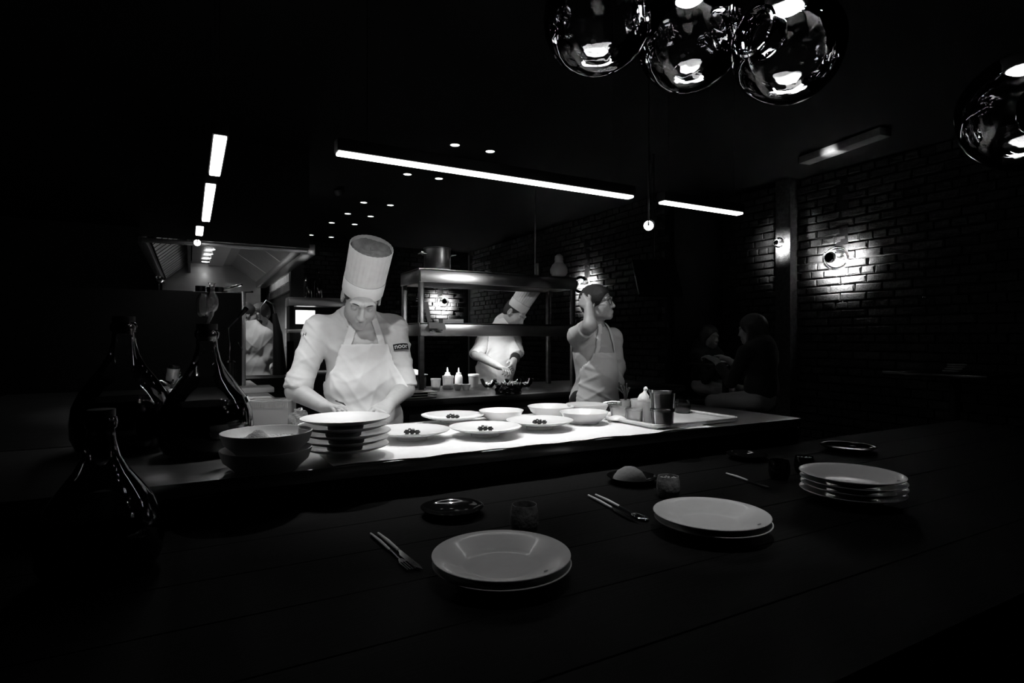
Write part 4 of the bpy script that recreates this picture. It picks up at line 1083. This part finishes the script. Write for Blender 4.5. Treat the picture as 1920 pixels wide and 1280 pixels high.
def hand(S_, wrist, f, n, side, curl=.55, s=1.0, spread=.08):
    wrist = Vector(wrist); f = Vector(f).normalized(); n = Vector(n); n = (n - f * n.dot(f)).normalized(); l = n.cross(f)
    for i, (L, r) in enumerate(((.058, .0082), (.070, .0088), (.066, .0088), (.056, .0086))):
        y = (-.031 + .0205 * i) * side * -1
        kn = wrist + (f * .088 + l * y) * s
        S_.cone(wrist + l * y * .5 * s + f * .01, kn, .017 * s, .0125 * s, .014)
        d = (f + l * (y * spread / .03)).normalized(); p = kn; ax = d.cross(n).normalized()
        for j, fr in enumerate((.46, .32, .22)):
            d = Matrix.Rotation(-curl * (1 + .15 * i) * (.7 + .4 * j), 3, ax) @ d
            q = p + d * L * fr * 1.15 * s; rr = r * (1 - .1 * j) * s
            S_.cone(p, q, rr, rr * .92, .0035); p = q
    b = wrist + (f * .028 - n * .008 + l * -side * .022) * s * -1 * -1
    b = wrist + (f * .028 - n * .006 + l * side * .024) * s
    m1 = b + (f * .028 + l * side * .022 - n * .014) * s; t1 = m1 + (f * .028 + l * side * .002 - n * .010) * s
    S_.cone(b, m1, .0135 * s, .0105 * s, .012); S_.cone(m1, t1, .0102 * s, .0085 * s, .004)
def hair_cap(name, c, F, root, m='hair', s=1.0, front=.05, low=-.03, res=.005, extra=None, grow=.008):
    H = Sdf(); g = grow
    H.ell(Vector(c) + F @ Vector((0, -.02, .036)) * s, [(.075 + g) * s, (.096 + g) * s, (.083 + g) * s], F)
    H.ell(Vector(c) + F @ Vector((0, -.055, -.015)) * s, [.066 * s, .055 * s, .06 * s], F, .03)
    H.ell(Vector(c) + F @ Vector((0, .10, -.05)) * s, [.085 * s, .095 * s, .112 * s], F, .01, True)
    H.ell(Vector(c) + F @ Vector((0, .02, -.075)) * s, [.1 * s, .06 * s, .07 * s], F, .01, True)
    if extra: extra(H)
    return solid(name, H, res, m, root, .0015, 3)
def toque(root, base, up, face, r0, r1, h, pleats=28):
    T = Matrix.Translation(Vector(base) - root.location) @ frame(face, up).to_4x4()
    hb = h * .30
    hat = MB().lathe([(r0, -.004), (r0 + .001, 0), (r0 + .002, hb), (r0 - .001, hb + .002), (r0 - .003, -.004)], 72, T).build('hat_band', 'paper', root, sharp=60)
    pr = []
    for i in range(13): u = i / 12; pr.append((r0 - .001 + (r1 - r0) * u, hb + (h - hb) * u))
    cr = MB().lathe(pr + [(r1 - .002, h + .001), (r1 - .004, h - .02)], pleats * 6, T,
        wob=lambda a, z: 1 + (.020 * (abs(((a * pleats / (2 * math.pi)) % 1) - .5) * 2 - .35) if z > hb + .004 else 0)).build('pleated_crown', 'paper', root, sharp=25)
    MB().lathe([(r0 + .0005, hb - .0012), (r0 + .0022, hb), (r0 + .0005, hb + .0012)], 72, T).build('seam', 'grey', cr)
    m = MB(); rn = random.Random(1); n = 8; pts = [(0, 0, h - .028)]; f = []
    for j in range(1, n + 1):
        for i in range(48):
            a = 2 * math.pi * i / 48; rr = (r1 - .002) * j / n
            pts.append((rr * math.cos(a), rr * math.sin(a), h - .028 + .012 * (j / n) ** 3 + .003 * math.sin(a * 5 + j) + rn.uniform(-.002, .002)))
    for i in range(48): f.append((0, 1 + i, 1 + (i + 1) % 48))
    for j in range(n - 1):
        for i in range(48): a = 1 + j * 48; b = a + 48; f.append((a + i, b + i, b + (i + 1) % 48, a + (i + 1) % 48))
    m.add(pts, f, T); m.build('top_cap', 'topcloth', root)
    return hat
def legs(root, hipc, F, rs=(.095, .06, .045), m='blackcloth', res=.012, foot=True):
    x = F.col[0]; f = F.col[1]; Z = Vector((0, 0, 1)); h = Vector(hipc); base = Vector((h.x, h.y, 0))
    T = Sdf(); T.ell(h, (.17, .125, .13), F, .03)
    for s in (-1, 1):
        hp = h + x * s * .085; kn = base + x * s * .10 + f * .02 + Z * .48; an = base + x * s * .10 + Z * .09
        T.cone(hp, kn, rs[0], rs[1], .03); T.cone(kn, an, rs[1], rs[2], .02)
        if foot:
            H = Sdf(); H.cone(base + x * s * .10 - f * .05 + Z * .045, base + x * s * .11 + f * .14 + Z * .034, .044, .034, .01)
            solid('shoe', H, .01, 'black', root)
    return solid('trousers', T, res, m, root, .004, 2)

# ---------------------------------------------------------------- the plating chef
ctr = P(678, 700, 2.86)
root = thing('person', 'chef in tall white hat and apron bending over plates at the pass', 'person', (ctr.x, ctr.y, 0))
fc = (-FWD * math.cos(R(16)) + RGT * math.sin(R(16)))
fh = fc * math.cos(R(39)) - UP * math.sin(R(39))
F = frame(fh, UP + RGT * .10); HC = P(678, 559, 2.66)
TF = frame(Vector((0.05, -1, 0)))
nk = P(671, 592, 2.80)
sR, sL = P(598, 616, 2.78), P(738, 614, 2.93)
eR, eL = P(556, 733, 2.66), P(758, 728, 2.84)
wR, wL = P(611, 764, 2.54), P(727, 760, 2.62)
B = Sdf(); head(B, HC, F, nk, 1.08)
B.chain([nk, P(676, 640, 2.86), P(678, 720, 2.87), P(681, 800, 2.88)], [.055, .085, .09, .09], .04)
for sh, el, wr_ in ((sR, eR, wR), (sL, eL, wL)):
    B.cone(nk + Vector((0, 0, -.05)), sh + Vector((0, 0, -.02)), .04, .042, .03); B.cone(sh, el, .05, .047, .03); B.cone(el, wr_, .048, .029, .02)
hand(B, wR, P(652, 766, 2.44) - wR, UP * .9 + RGT * .25, 1, .42)
hand(B, wL, P(707, 776, 2.50) - wL, UP * .8 + RGT * .35, -1, .5)
hp = P(681, 800, 2.88)
for s in (-1, 1):
    a = Vector((hp.x + s * .09, hp.y, hp.z - .02)); k = Vector((a.x, a.y, .48)); an = Vector((a.x, a.y, .08))
    B.cone(a, k, .08, .05, .03); B.cone(k, an, .05, .035, .02)
solid('body', B, .0042, 'skin', root)
J = Sdf()
J.ell(P(676, 648, 2.865), (.178, .118, .17), TF, .04); J.ell(P(677, 715, 2.86), (.172, .128, .16), TF, .05); J.ell(P(681, 790, 2.87), (.185, .135, .16), TF, .05)
J.cone(nk + Vector((0, .02, -.01)), P(673, 625, 2.85), .078, .125, .05)
for sh, el in ((sR, eR), (sL, eL)):
    J.cone(nk + Vector((0, .03, -.03)), sh + Vector((0, 0, -.012)), .06, .062, .05); J.cone(sh, el, .066, .056, .035, True)
JJ = Sdf(); JJ.p = list(J.p)
for sh, el, cr in ((sR, eR, 1), (sL, eL, 2)):
    d = (el - sh).normalized()
    JJ.cone(el - d * .060, el - d * .002, .063, .0645, .005, True)
solid('jacket', JJ, .0042, 'jacket', root, .0056, 5)
T0 = P(676, 700, 2.86)
def bib(X, Y, Z):
    s = X - T0.x - .0; z = Z
    w = np.interp(z, [.70, 1.02, 1.10, 1.20, 1.31], [.30, .24, .185, .135, .112]).astype(np.float32)
    g = np.maximum(np.abs(s + .005) - w, z - 1.305)
    return np.maximum(np.maximum(g, .62 - z), (Y - T0.y) + .01)
shell('apron_bib', J, .0045, 'apron', root, .010, .0045, bib, .0040, 11)
def straps(X, Y, Z):
    zz = Z - 1.29; a = np.abs(X - T0.x + .095 + .0 - zz * .30) - .019; b = np.abs(X - T0.x - .075 + zz * .30) - .019
    return np.maximum(np.maximum(np.minimum(a, b) + 0 * Y, -zz), (Y - T0.y) - .02)
shell('apron_straps', J, .004, 'apron', root, .009, .004, straps, 0)
legs(root, P(681, 800, 2.88) + Vector((0, .0, -.03)), TF)
# collar
ax = (HC + F @ Vector((0, -.03, -.06)) - nk).normalized()
T = Matrix.Translation(nk + ax * -.005 - root.location) @ frame(-UP.cross(ax.cross(UP)) if False else Vector((0, -1, 0)), ax).to_4x4()
MB().lathe([(.092, -.03), (.086, .012), (.079, .05), (.0755, .05), (.082, .010), (.086, -.03)], 40, T).build('collar', 'jacket', root)
hair_cap('hair', HC, F, root, grow=.004, s=1.08)
toque(root, HC + F @ Vector((0, -.010, .040)), F.col[2] + RGT * .03, F.col[1], .091, .094, .232)
eb = MB()
for s in (-1, 1): eb.tube([HC + F @ Vector((s * x, y, z)) - root.location for x, y, z in ((.014, .103, .028), (.032, .1005, .0335), (.051, .0865, .028))], [.0025, .003, .0015], 6)
eb.build('eyebrows', 'hair', root)
# jacket front placket and sleeve marks
ch = MB()
def on_jacket(px, py, d): return P(px, py, d) - root.location
ch.tube([on_jacket(668, 622, 2.735), on_jacket(671, 634, 2.742), on_jacket(673, 646, 2.735)], .0015, 6).build('placket_seam', 'grey', root)
def text_mesh(name, s, size, m, parent, M4, wrap=None):
    cu = bpy.data.curves.new(name, 'FONT'); cu.body = s; cu.size = size; cu.align_x = 'CENTER'; cu.align_y = 'CENTER'; cu.extrude = .0006
    tmp = bpy.data.objects.new('tmp', cu); COL.objects.link(tmp)
    dg = bpy.context.evaluated_depsgraph_get(); me = bpy.data.meshes.new_from_object(tmp.evaluated_get(dg))
    bpy.data.objects.remove(tmp); me.name = name; me.materials.clear(); me.materials.append(M[m])
    for v in me.vertices:
        if wrap: a = v.co.x / wrap; r = wrap + v.co.z; v.co = Vector((r * math.sin(a), v.co.y, r * math.cos(a) - wrap))
        v.co = M4 @ v.co
    return link(name, me, parent)
d = (eL - sL).normalized(); c0 = sL.lerp(eL, .40)
view = (CAM - c0).normalized(); n = (view - d * view.dot(d)).normalized(); n = Matrix.Rotation(R(16), 3, d) @ n
if n.dot(RGT) < view.dot(RGT): n = Matrix.Rotation(R(-32), 3, d) @ n
xax = (-d).cross(n)
PM = Matrix.Translation(c0 + n * .0755 - root.location) @ Matrix((xax, -d, n)).transposed().to_4x4()
pt = MB(); nseg = 10
for i in range(nseg + 1):
    a = (-.5 + i / nseg) * .078 / .066
    for y in (-.016, .016): pt.v.append(tuple(PM @ Vector((.0665 * math.sin(a), y, .0665 * math.cos(a) - .066))))
pt.f = [(2 * i, 2 * i + 2, 2 * i + 3, 2 * i + 1) for i in range(nseg)]
patch = pt.build('sleeve_patch', 'ink', root)
text_mesh('sleeve_lettering', 'noor', .034, 'paper', patch, PM @ Matrix.Translation((0, 0.002, .0012)), .066)
d = (eR - sR).normalized(); c1 = P(570, 627, 2.70)
text_mesh('sleeve_emblem', 'H', .022, 'ink', root, Matrix.Translation(P(571, 627, 2.640) - root.location) @ Matrix((RGT * .9 + FWD * .3 + UP * .2, UP * .95 + RGT * .2, -FWD * .85 - RGT * .45)).transposed().to_4x4())
# tweezers in his hand
t = thing('tweezers', 'dark slim tweezers in the right hand of the plating chef', 'tweezers', P(648, 760, 2.46))
for s in (-1, 1): MB().tube([(0, 0, 0), (-.012 + .002 * s, 0, .010), (-.04, .01, .022)], [.0012, .003, .003], 6).build('arm', 'steelblack', t)

# ---------------------------------------------------------------- the second chef under the gantry
ctr = P(925, 700, 5.05)
root = thing('person', 'chef in pleated hat bowing over his hands behind the shelf gantry', 'person', (ctr.x, ctr.y, 0))
up2 = RGT * .50 + UP * .80 - FWD * .16; fh = RGT * .62 - UP * .50 - FWD * .42
F = frame(fh, up2); HC = P(966, 588, 4.98)
TF = frame(RGT * .35 - FWD * .9)
nk = P(947, 602, 5.02)
sR, sL = P(908, 640, 4.98), P(963, 638, 5.10); eR, eL = P(893, 664, 4.86), P(970, 662, 4.98); wR, wL = P(935, 687, 4.72), P(963, 676, 4.80)
B = Sdf(); head(B, HC, F, nk, 1.0); B.chain([nk, P(932, 640, 5.08), P(925, 700, 5.06), P(925, 740, 5.06)], [.055, .085, .09, .09], .04)
for sh, el, w_ in ((sR, eR, wR), (sL, eL, wL)):
    B.cone(nk + Vector((0, 0, -.05)), sh + Vector((0, 0, -.02)), .04, .042, .03); B.cone(sh, el, .05, .045, .03); B.cone(el, w_, .044, .028, .02)
hand(B, wR, P(953, 694, 4.62) - wR, UP * .8 + RGT * .2, 1, .5); hand(B, wL, P(961, 690, 4.72) - wL, RGT * .7 - FWD * .5, -1, .7)
hp = P(925, 740, 5.06)
for s in (-1, 1):
    a = Vector((hp.x + s * .09, hp.y, hp.z - .02)); B.cone(a, (a.x, a.y, .48), .08, .05, .03); B.cone((a.x, a.y, .48), (a.x, a.y, .08), .05, .035, .02)
solid('body', B, .0055, 'skin', root)
J = Sdf(); J.ell(P(932, 655, 5.08), (.172, .125, .16), TF, .04); J.ell(P(928, 690, 5.05), (.165, .125, .16), TF, .05); J.ell(P(926, 735, 5.06), (.18, .135, .15), TF, .05)
J.cone(nk + Vector((0, .02, -.02)), P(938, 635, 5.06), .068, .10, .04)
for sh, el in ((sR, eR), (sL, eL)): J.cone(nk + Vector((0, 0, -.04)), sh, .055, .060, .05); J.cone(sh, el + (el - sh) * .12, .066, .056, .035, True)
solid('jacket', J, .0055, 'jacket', root, .006, 8)
T1 = P(932, 690, 5.05); fx, ff = TF.col[0], TF.col[1]
def bib2(X, Y, Z):
    s = (X - T1.x) * fx.x + (Y - T1.y) * fx.y; q = (X - T1.x) * ff.x + (Y - T1.y) * ff.y
    return np.maximum(np.maximum(np.abs(s) - np.interp(Z, [.6, 1.05, 1.15, 1.4], [.28, .23, .15, .11]).astype(np.float32), .6 - Z), -q - .0 + 0 * Z)
shell('apron', J, .006, 'apron', root, .011, .005, bib2, .003, 3)
axn = (HC - nk).normalized(); T = Matrix.Translation(nk - axn * .012 - root.location) @ frame(-FWD, axn).to_4x4()
MB().lathe([(.078, -.02), (.076, .012), (.073, .034), (.070, .034), (.071, .010), (.073, -.02)], 36, T).build('collar', 'jacket', root)
legs(root, hp, TF); hair_cap('hair', HC, F, root, grow=.004)
toque(root, HC + F @ Vector((0, -.012, .048)), F.col[2], F.col[1], .088, .092, .22)
# wristband
d = (wL - eL).normalized(); MB().tube([eL.lerp(wL, .55) - root.location, eL.lerp(wL, .95) - root.location], [.044, .037], 20).build('dark_cuff', 'blackcloth', root)

# ---------------------------------------------------------------- the cook with glasses, arm raised
ctr = P(1113, 720, 3.75)
root = thing('person', 'cook with glasses and short dark hair raising an arm, in white jacket and apron', 'person', (ctr.x, ctr.y, 0))
fh = RGT * .86 - FWD * .48 + UP * .10; F = frame(fh, UP + RGT * -.05); HC = P(1121, 569, 3.68)
tf = RGT * .62 - FWD * .78; TF = frame(tf)
nk = P(1117, 617, 3.73)
sR, sL = P(1083, 630, 3.70), P(1149, 632, 3.83); eR, eL = P(1106, 610, 3.49), P(1157, 690, 3.86); wR, wL = P(1104, 574, 3.53), P(1150, 742, 3.74)
B = Sdf(); Wd = head(B, HC, F, nk, .96, False, .048); B.chain([nk, P(1112, 660, 3.75), P(1113, 710, 3.76), P(1113, 752, 3.77)], [.05, .075, .08, .08], .04)
B.cone(nk + Vector((0, 0, -.05)), sR, .035, .04, .03); B.cone(sR, eR, .045, .042, .03); B.cone(eR, wR, .041, .027, .02)
B.cone(nk + Vector((0, 0, -.05)), sL, .035, .04, .03); B.cone(sL, eL, .045, .04, .03); B.cone(eL, wL, .04, .026, .02)
hand(B, wR, P(1084, 556, 3.62) - wR, -FWD * .8 - RGT * .5, -1, .5, .92); hand(B, wL, P(1145, 765, 3.70) - wL, RGT, -1, .4, .95)
hp = P(1113, 752, 3.77)
for s in (-1, 1):
    a = hp + TF.col[0] * s * .08; B.cone(a, (a.x, a.y, .46), .075, .05, .03); B.cone((a.x, a.y, .46), (a.x, a.y, .08), .05, .035, .02)
solid('body', B, .0048, 'skin', root)
J = Sdf(); J.ell(P(1113, 662, 3.76), (.146, .118, .15), TF, .04); J.ell(P(1117, 705, 3.76), (.135, .125, .15), TF, .05); J.ell(P(1112, 750, 3.77), (.165, .145, .14), TF, .05)
J.cone(nk + Vector((0, 0, -.015)), P(1115, 640, 3.75), .062, .10, .04)
J.cone(nk + Vector((0, 0, -.03)), sR, .05, .062, .05); J.cone(sR, sR.lerp(eR, .72), .064, .057, .03, True)
J.cone(nk + Vector((0, 0, -.03)), sL, .05, .058, .05); J.cone(sL, eL, .058, .052, .03); J.cone(eL, eL.lerp(wL, .6), .052, .046, .02, True)
solid('jacket', J, .0048, 'jacket', root, .0075, 21)
T2 = P(1113, 700, 3.76); fx2, ff2 = TF.col[0].copy(), TF.col[1].copy()
def bib3(X, Y, Z):
    s = (X - T2.x) * fx2.x + (Y - T2.y) * fx2.y; q = (X - T2.x) * ff2.x + (Y - T2.y) * ff2.y
    return np.maximum(np.maximum(np.maximum(np.abs(s) - np.interp(Z, [.5, 1.0, 1.08, 1.25], [.26, .21, .16, .10]).astype(np.float32), .5 - Z), Z - 1.24), -q + .01)
ap = shell('apron', J, .0055, 'apron', root, .011, .005, bib3, .0055, 4)
def strap3(X, Y, Z):
    s = (X - T2.x) * fx2.x + (Y - T2.y) * fx2.y; q = (X - T2.x) * ff2.x + (Y - T2.y) * ff2.y; zz = Z - 1.23
    return np.maximum(np.maximum(np.abs(np.abs(s) - .085 + zz * .25) - .014, -zz), -q - .03)
shell('apron_straps', J, .005, 'apron', root, .009, .004, strap3)
axn = (HC + F @ Vector((0, -.03, -.06)) - nk).normalized(); T = Matrix.Translation(nk - axn * .005 - root.location) @ frame(tf, axn).to_4x4()
MB().lathe([(.066, -.02), (.064, .012), (.061, .03), (.058, .03), (.06, .010), (.062, -.02)], 36, T).build('collar', 'jacket', root)
legs(root, hp, TF, (.09, .055, .042))
hair_cap('hair', HC, F, root, s=.96, grow=.014)
g = MB()
for s in (-1, 1):
    c = Vector((s * .034, .101, .002)); g.tube([HC + F @ ((c + Vector((.024 * math.cos(a), -.004 * abs(math.cos(a)), .021 * math.sin(a)))) * .96) - root.location for a in [2 * math.pi * k / 24 for k in range(25)]], .0018, 6)
    g.tube([HC + F @ (Vector(q) * .96) - root.location for q in ((s * .058, .097, .006), (s * .076, .05, .008), (s * .082, -.01, .008))], .0016, 6)
g.tube([HC + F @ (Vector(q) * .96) - root.location for q in ((-.011, .103, .006), (0, .107, .009), (.011, .103, .006))], .0016, 6)
g.build('glasses', 'blackgloss', root)
eb = MB()
for s in (-1, 1): eb.tube([HC + F @ (Vector((s * x, y, z)) * .96) - root.location for x, y, z in ((.013, .0955, .028), (.03, .093, .033), (.047, .080, .028))], [.0022, .0026, .0015], 6)
eb.build('eyebrows', 'hair', root)

# ---------------------------------------------------------------- two cooks far left, one from behind, one with a mask
ctr = P(478, 700, 6.0)
root = thing('person', 'cook in white jacket seen from behind, left of the plating chef', 'person', (ctr.x, ctr.y, 0))
HC = P(463, 590, 5.98); fh = FWD * .55 - RGT * .6 - UP * .1; F = frame(RGT * .75 + FWD * .6); TF = frame(FWD * .9 + RGT * .35); nk = P(466, 606, 6.0)
sR, sL = P(499, 628, 6.0), P(447, 628, 6.05); eR, eL = P(503, 672, 6.0), P(440, 675, 6.0); wR, wL = P(478, 690, 6.25), P(456, 690, 6.25)
B = Sdf(); head(B, HC, F, nk, 1.0); B.chain([nk, P(474, 650, 6.03), P(477, 700, 6.03)], [.05, .08, .08], .04)
for sh, el, w_ in ((sR, eR, wR), (sL, eL, wL)): B.cone(nk + Vector((0, 0, -.05)), sh + Vector((0, 0, -.02)), .04, .042, .03); B.cone(sh, el, .05, .045, .03); B.cone(el, w_, .042, .028, .02); hand(B, w_, FWD - UP * .3, UP, 1, .5)
hp = P(478, 715, 6.03)
for s in (-1, 1): B.cone(hp + TF.col[0] * s * .09, (hp.x + s * .09, hp.y, .08), .08, .035, .03)
solid('body', B, .008, 'skindark', root)
J = Sdf(); J.ell(P(474, 643, 6.03), (.185, .125, .18), TF, .04); J.ell(P(477, 685, 6.03), (.165, .125, .14), TF, .05); J.ell(P(479, 712, 6.03), (.19, .14, .13), TF, .05); J.cone(nk, P(472, 630, 6.02), .06, .11, .04)
for sh, el, w_ in ((sR, eR, wR), (sL, eL, wL)): J.cone(nk, sh, .06, .066, .05); J.cone(sh, el, .066, .055, .03); J.cone(el, el.lerp(w_, .5), .054, .05, .02, True)
solid('jacket', J, .007, 'jacket', root, .006, 31)
legs(root, hp, TF, m='jacket'); hair_cap('hair', HC, F, root, res=.007, grow=.012)
d = MB().lathe([(.198, -.012), (.2, 0), (.198, .012)], 40); d.v = [(x, y * .72, z) for x, y, z in d.v]
ctr = P(508, 700, 6.85)
root = thing('person', 'masked cook with dark hair facing us behind the other cook, left background', 'person', (ctr.x, ctr.y, 0))
HC = P(488, 590, 6.7); F = frame(-FWD * .9 - RGT * .25 - UP * .25); TF = frame(-FWD); nk = P(494, 608, 6.8)
sR, sL = P(470, 628, 6.8), P(517, 626, 6.85); eR, eL = P(466, 668, 6.8), P(523, 662, 6.8); wR, wL = P(480, 685, 6.6), P(508, 685, 6.6)
B = Sdf(); head(B, HC, F, nk, 1.05); B.chain([nk, P(497, 650, 6.87), P(499, 710, 6.87)], [.05, .08, .08], .04)
for sh, el, w_ in ((sR, eR, wR), (sL, eL, wL)): B.cone(nk + Vector((0, 0, -.05)), sh + Vector((0, 0, -.02)), .04, .042, .03); B.cone(sh, el, .05, .045, .03); B.cone(el, w_, .042, .028, .02); hand(B, w_, -FWD - UP * .3, UP, 1, .5)
hp = P(500, 712, 6.87)
for s in (-1, 1): B.cone(hp + TF.col[0] * s * .09, (hp.x + s * .09, hp.y, .08), .08, .035, .03)
solid('body', B, .008, 'skindark', root)
J = Sdf(); J.ell(P(497, 643, 6.87), (.185, .125, .18), TF, .04); J.ell(P(499, 690, 6.87), (.175, .125, .16), TF, .05); J.cone(nk, P(496, 630, 6.86), .06, .11, .04)
for sh, el, w_ in ((sR, eR, wR), (sL, eL, wL)): J.cone(nk, sh, .06, .07, .05); J.cone(sh, el, .07, .058, .03); J.cone(el, el.lerp(w_, .6), .056, .05, .02, True)
solid('jacket', J, .008, 'jacket', root, .005, 33)
legs(root, hp, TF); hair_cap('hair', HC, F, root, res=.007, s=1.05, grow=.016)
K = Sdf(); K.ell(HC + F @ Vector((0, .058, -.058)), (.06, .052, .05), F); solid('face_mask', K, .008, 'blackcloth', root)

# ---------------------------------------------------------------- guests in the dark dining room
def guest(label, head_at, face, torso, stool_label):
    root = thing('person', label, 'person', (torso.x, torso.y, 0))
    F = frame(face); TF = frame(Vector((face.x, face.y, 0))); nk = head_at + Vector((0, 0, -.135)) - TF.col[1] * .03
    B = Sdf(); head(B, head_at, F, nk, 1.0)
    hp = Vector((torso.x, torso.y, .84)); J = Sdf()
    B.chain([nk, hp + Vector((0, 0, .3)), hp], [.05, .10, .12], .04); J.ell(hp + Vector((0, 0, .33)) , (.17, .12, .2), TF, .05); J.ell(hp + Vector((0, 0, .1)), (.16, .13, .16), TF, .05); J.cone(nk, hp + Vector((0, 0, .42)), .055, .09, .05)
    for s in (-1, 1):
        sh = nk + TF.col[0] * s * .17 + Vector((0, 0, -.05)); el = sh + TF.col[1] * .12 + Vector((0, 0, -.24)); w_ = el + TF.col[1] * .16 + Vector((0, 0, .17)) - TF.col[0] * s * .06
        B.cone(nk, sh, .045, .045, .04); B.cone(sh, el, .045, .04, .03); B.cone(el, w_, .038, .026, .02); hand(B, w_, TF.col[1] + Vector((0, 0, .4)), UP, s, .6)
        J.cone(nk, sh, .05, .06, .05); J.cone(sh, el, .058, .048, .03); J.cone(el, el.lerp(w_, .8), .047, .04, .02, True)
        a = hp + TF.col[0] * s * .09; kn = a + TF.col[1] * .38 + Vector((0, 0, -.04)); an = kn + Vector((0, 0, -.44)); B.cone(a, kn, .08, .055, .03); B.cone(kn, an, .052, .035, .02); B.cone(an, an + TF.col[1] * .14 + Vector((0, 0, -.04)), .035, .03, .02)
    solid('body', B, .009, 'skindark', root); solid('top', J, .011, 'darkgarment', root, .004, 3)
    def long(H):
        H.cone(head_at + F @ Vector((-.07, -.03, .02)), head_at + F @ Vector((-.075, .0, -.16)), .03, .03, .03); H.cone(head_at + F @ Vector((.07, -.03, .02)), head_at + F @ Vector((.075, .0, -.16)), .03, .03, .03); H.cone(head_at + F @ Vector((0, -.08, .02)), head_at + F @ Vector((0, -.09, -.18)), .05, .04, .03)
    hair_cap('hair', head_at, F, root, res=.008, grow=.014, extra=long)
    t = thing('bar_stool', stool_label, 'stool', (torso.x, torso.y, 0))
    MB().lathe([(0, .66), (.16, .66), (.17, .68), (.165, .705), (0, .71)], 28).build('seat', 'black', t)
    for a in range(4):
        x, y = math.cos(a * 1.5708 + .785), math.sin(a * 1.5708 + .785); MB().tube([(x * .11, y * .11, .66), (x * .18, y * .18, 0)], .012, 8).build('leg', 'black', t)
    MB().tube([(.165 * math.cos(k * .3927), .165 * math.sin(k * .3927), .22) for k in range(17)], .008, 6).build('footrest', 'steelblack', t)
h1 = P(1409, 618, 4.75); guest('guest with long dark hair sitting at the dim table on the right', h1, Vector((.1, .95, -.15)) - RGT * .45, h1 + Vector((.02, -.08, 0)), 'dark bar stool under the nearer guest')
h2 = P(1330, 632, 6.05); guest('second guest barely visible behind the plate at the dim table', h2, Vector((-.1, -1, -.1)) + RGT * .2, h2 + Vector((.02, .08, 0)), 'dark bar stool under the farther guest')
spot('unseen_guest_spot', (h1.x - .2, h1.y + .5, ZC - .05), h1, 2.0, 26, .6)  # unseen spot on the nearer guest, no fixture

# ---------------------------------------------------------------- unseen spots added to light the cooks, plates and duct
spot('unseen_spot', (-.35, .9, 2.45), P(672, 645, 2.8), 62, 21, .6, .03)
spot('unseen_spot', (1.5, .4, 2.5), P(690, 645, 2.8), 42, 18, .6, .03)
spot('unseen_spot', (1.2, 3.0, ZC - .04), P(1105, 655, 3.75), 55, 30, .7, .03)
spot('unseen_spot', (2.1, .3, 2.5), P(1105, 645, 3.75), 26, 13, .7, .03)  # added weak frontal fill on the cook with glasses
spot('unseen_spot', (.75, 5.4, ZC - .04), P(482, 650, 6.1), 120, 34, .7, .03)
spot('unseen_spot', (1.3, 4.3, ZC - .04), P(962, 592, 4.98), 34, 20, .7, .03)
spot('unseen_spot', (.7, .9, ZC - .04), (.56, 1.06, .85), 11, 22, .8, .03)
spot('unseen_spot', (1.25, .95, ZC - .04), (1.17, 1.12, .85), 34, 22, .8, .03)
spot('unseen_spot', (1.9, 1.0, ZC - .04), (1.85, 1.1, .85), 8, 20, .8, .03)
spot('unseen_spot', a_duct + Vector((-.30, -.2, -.16)), a_duct.lerp(b_duct, .35) + Vector((0, 0, .02)), 7, 36, .9, .02)  # added spot washing the duct, no fixture
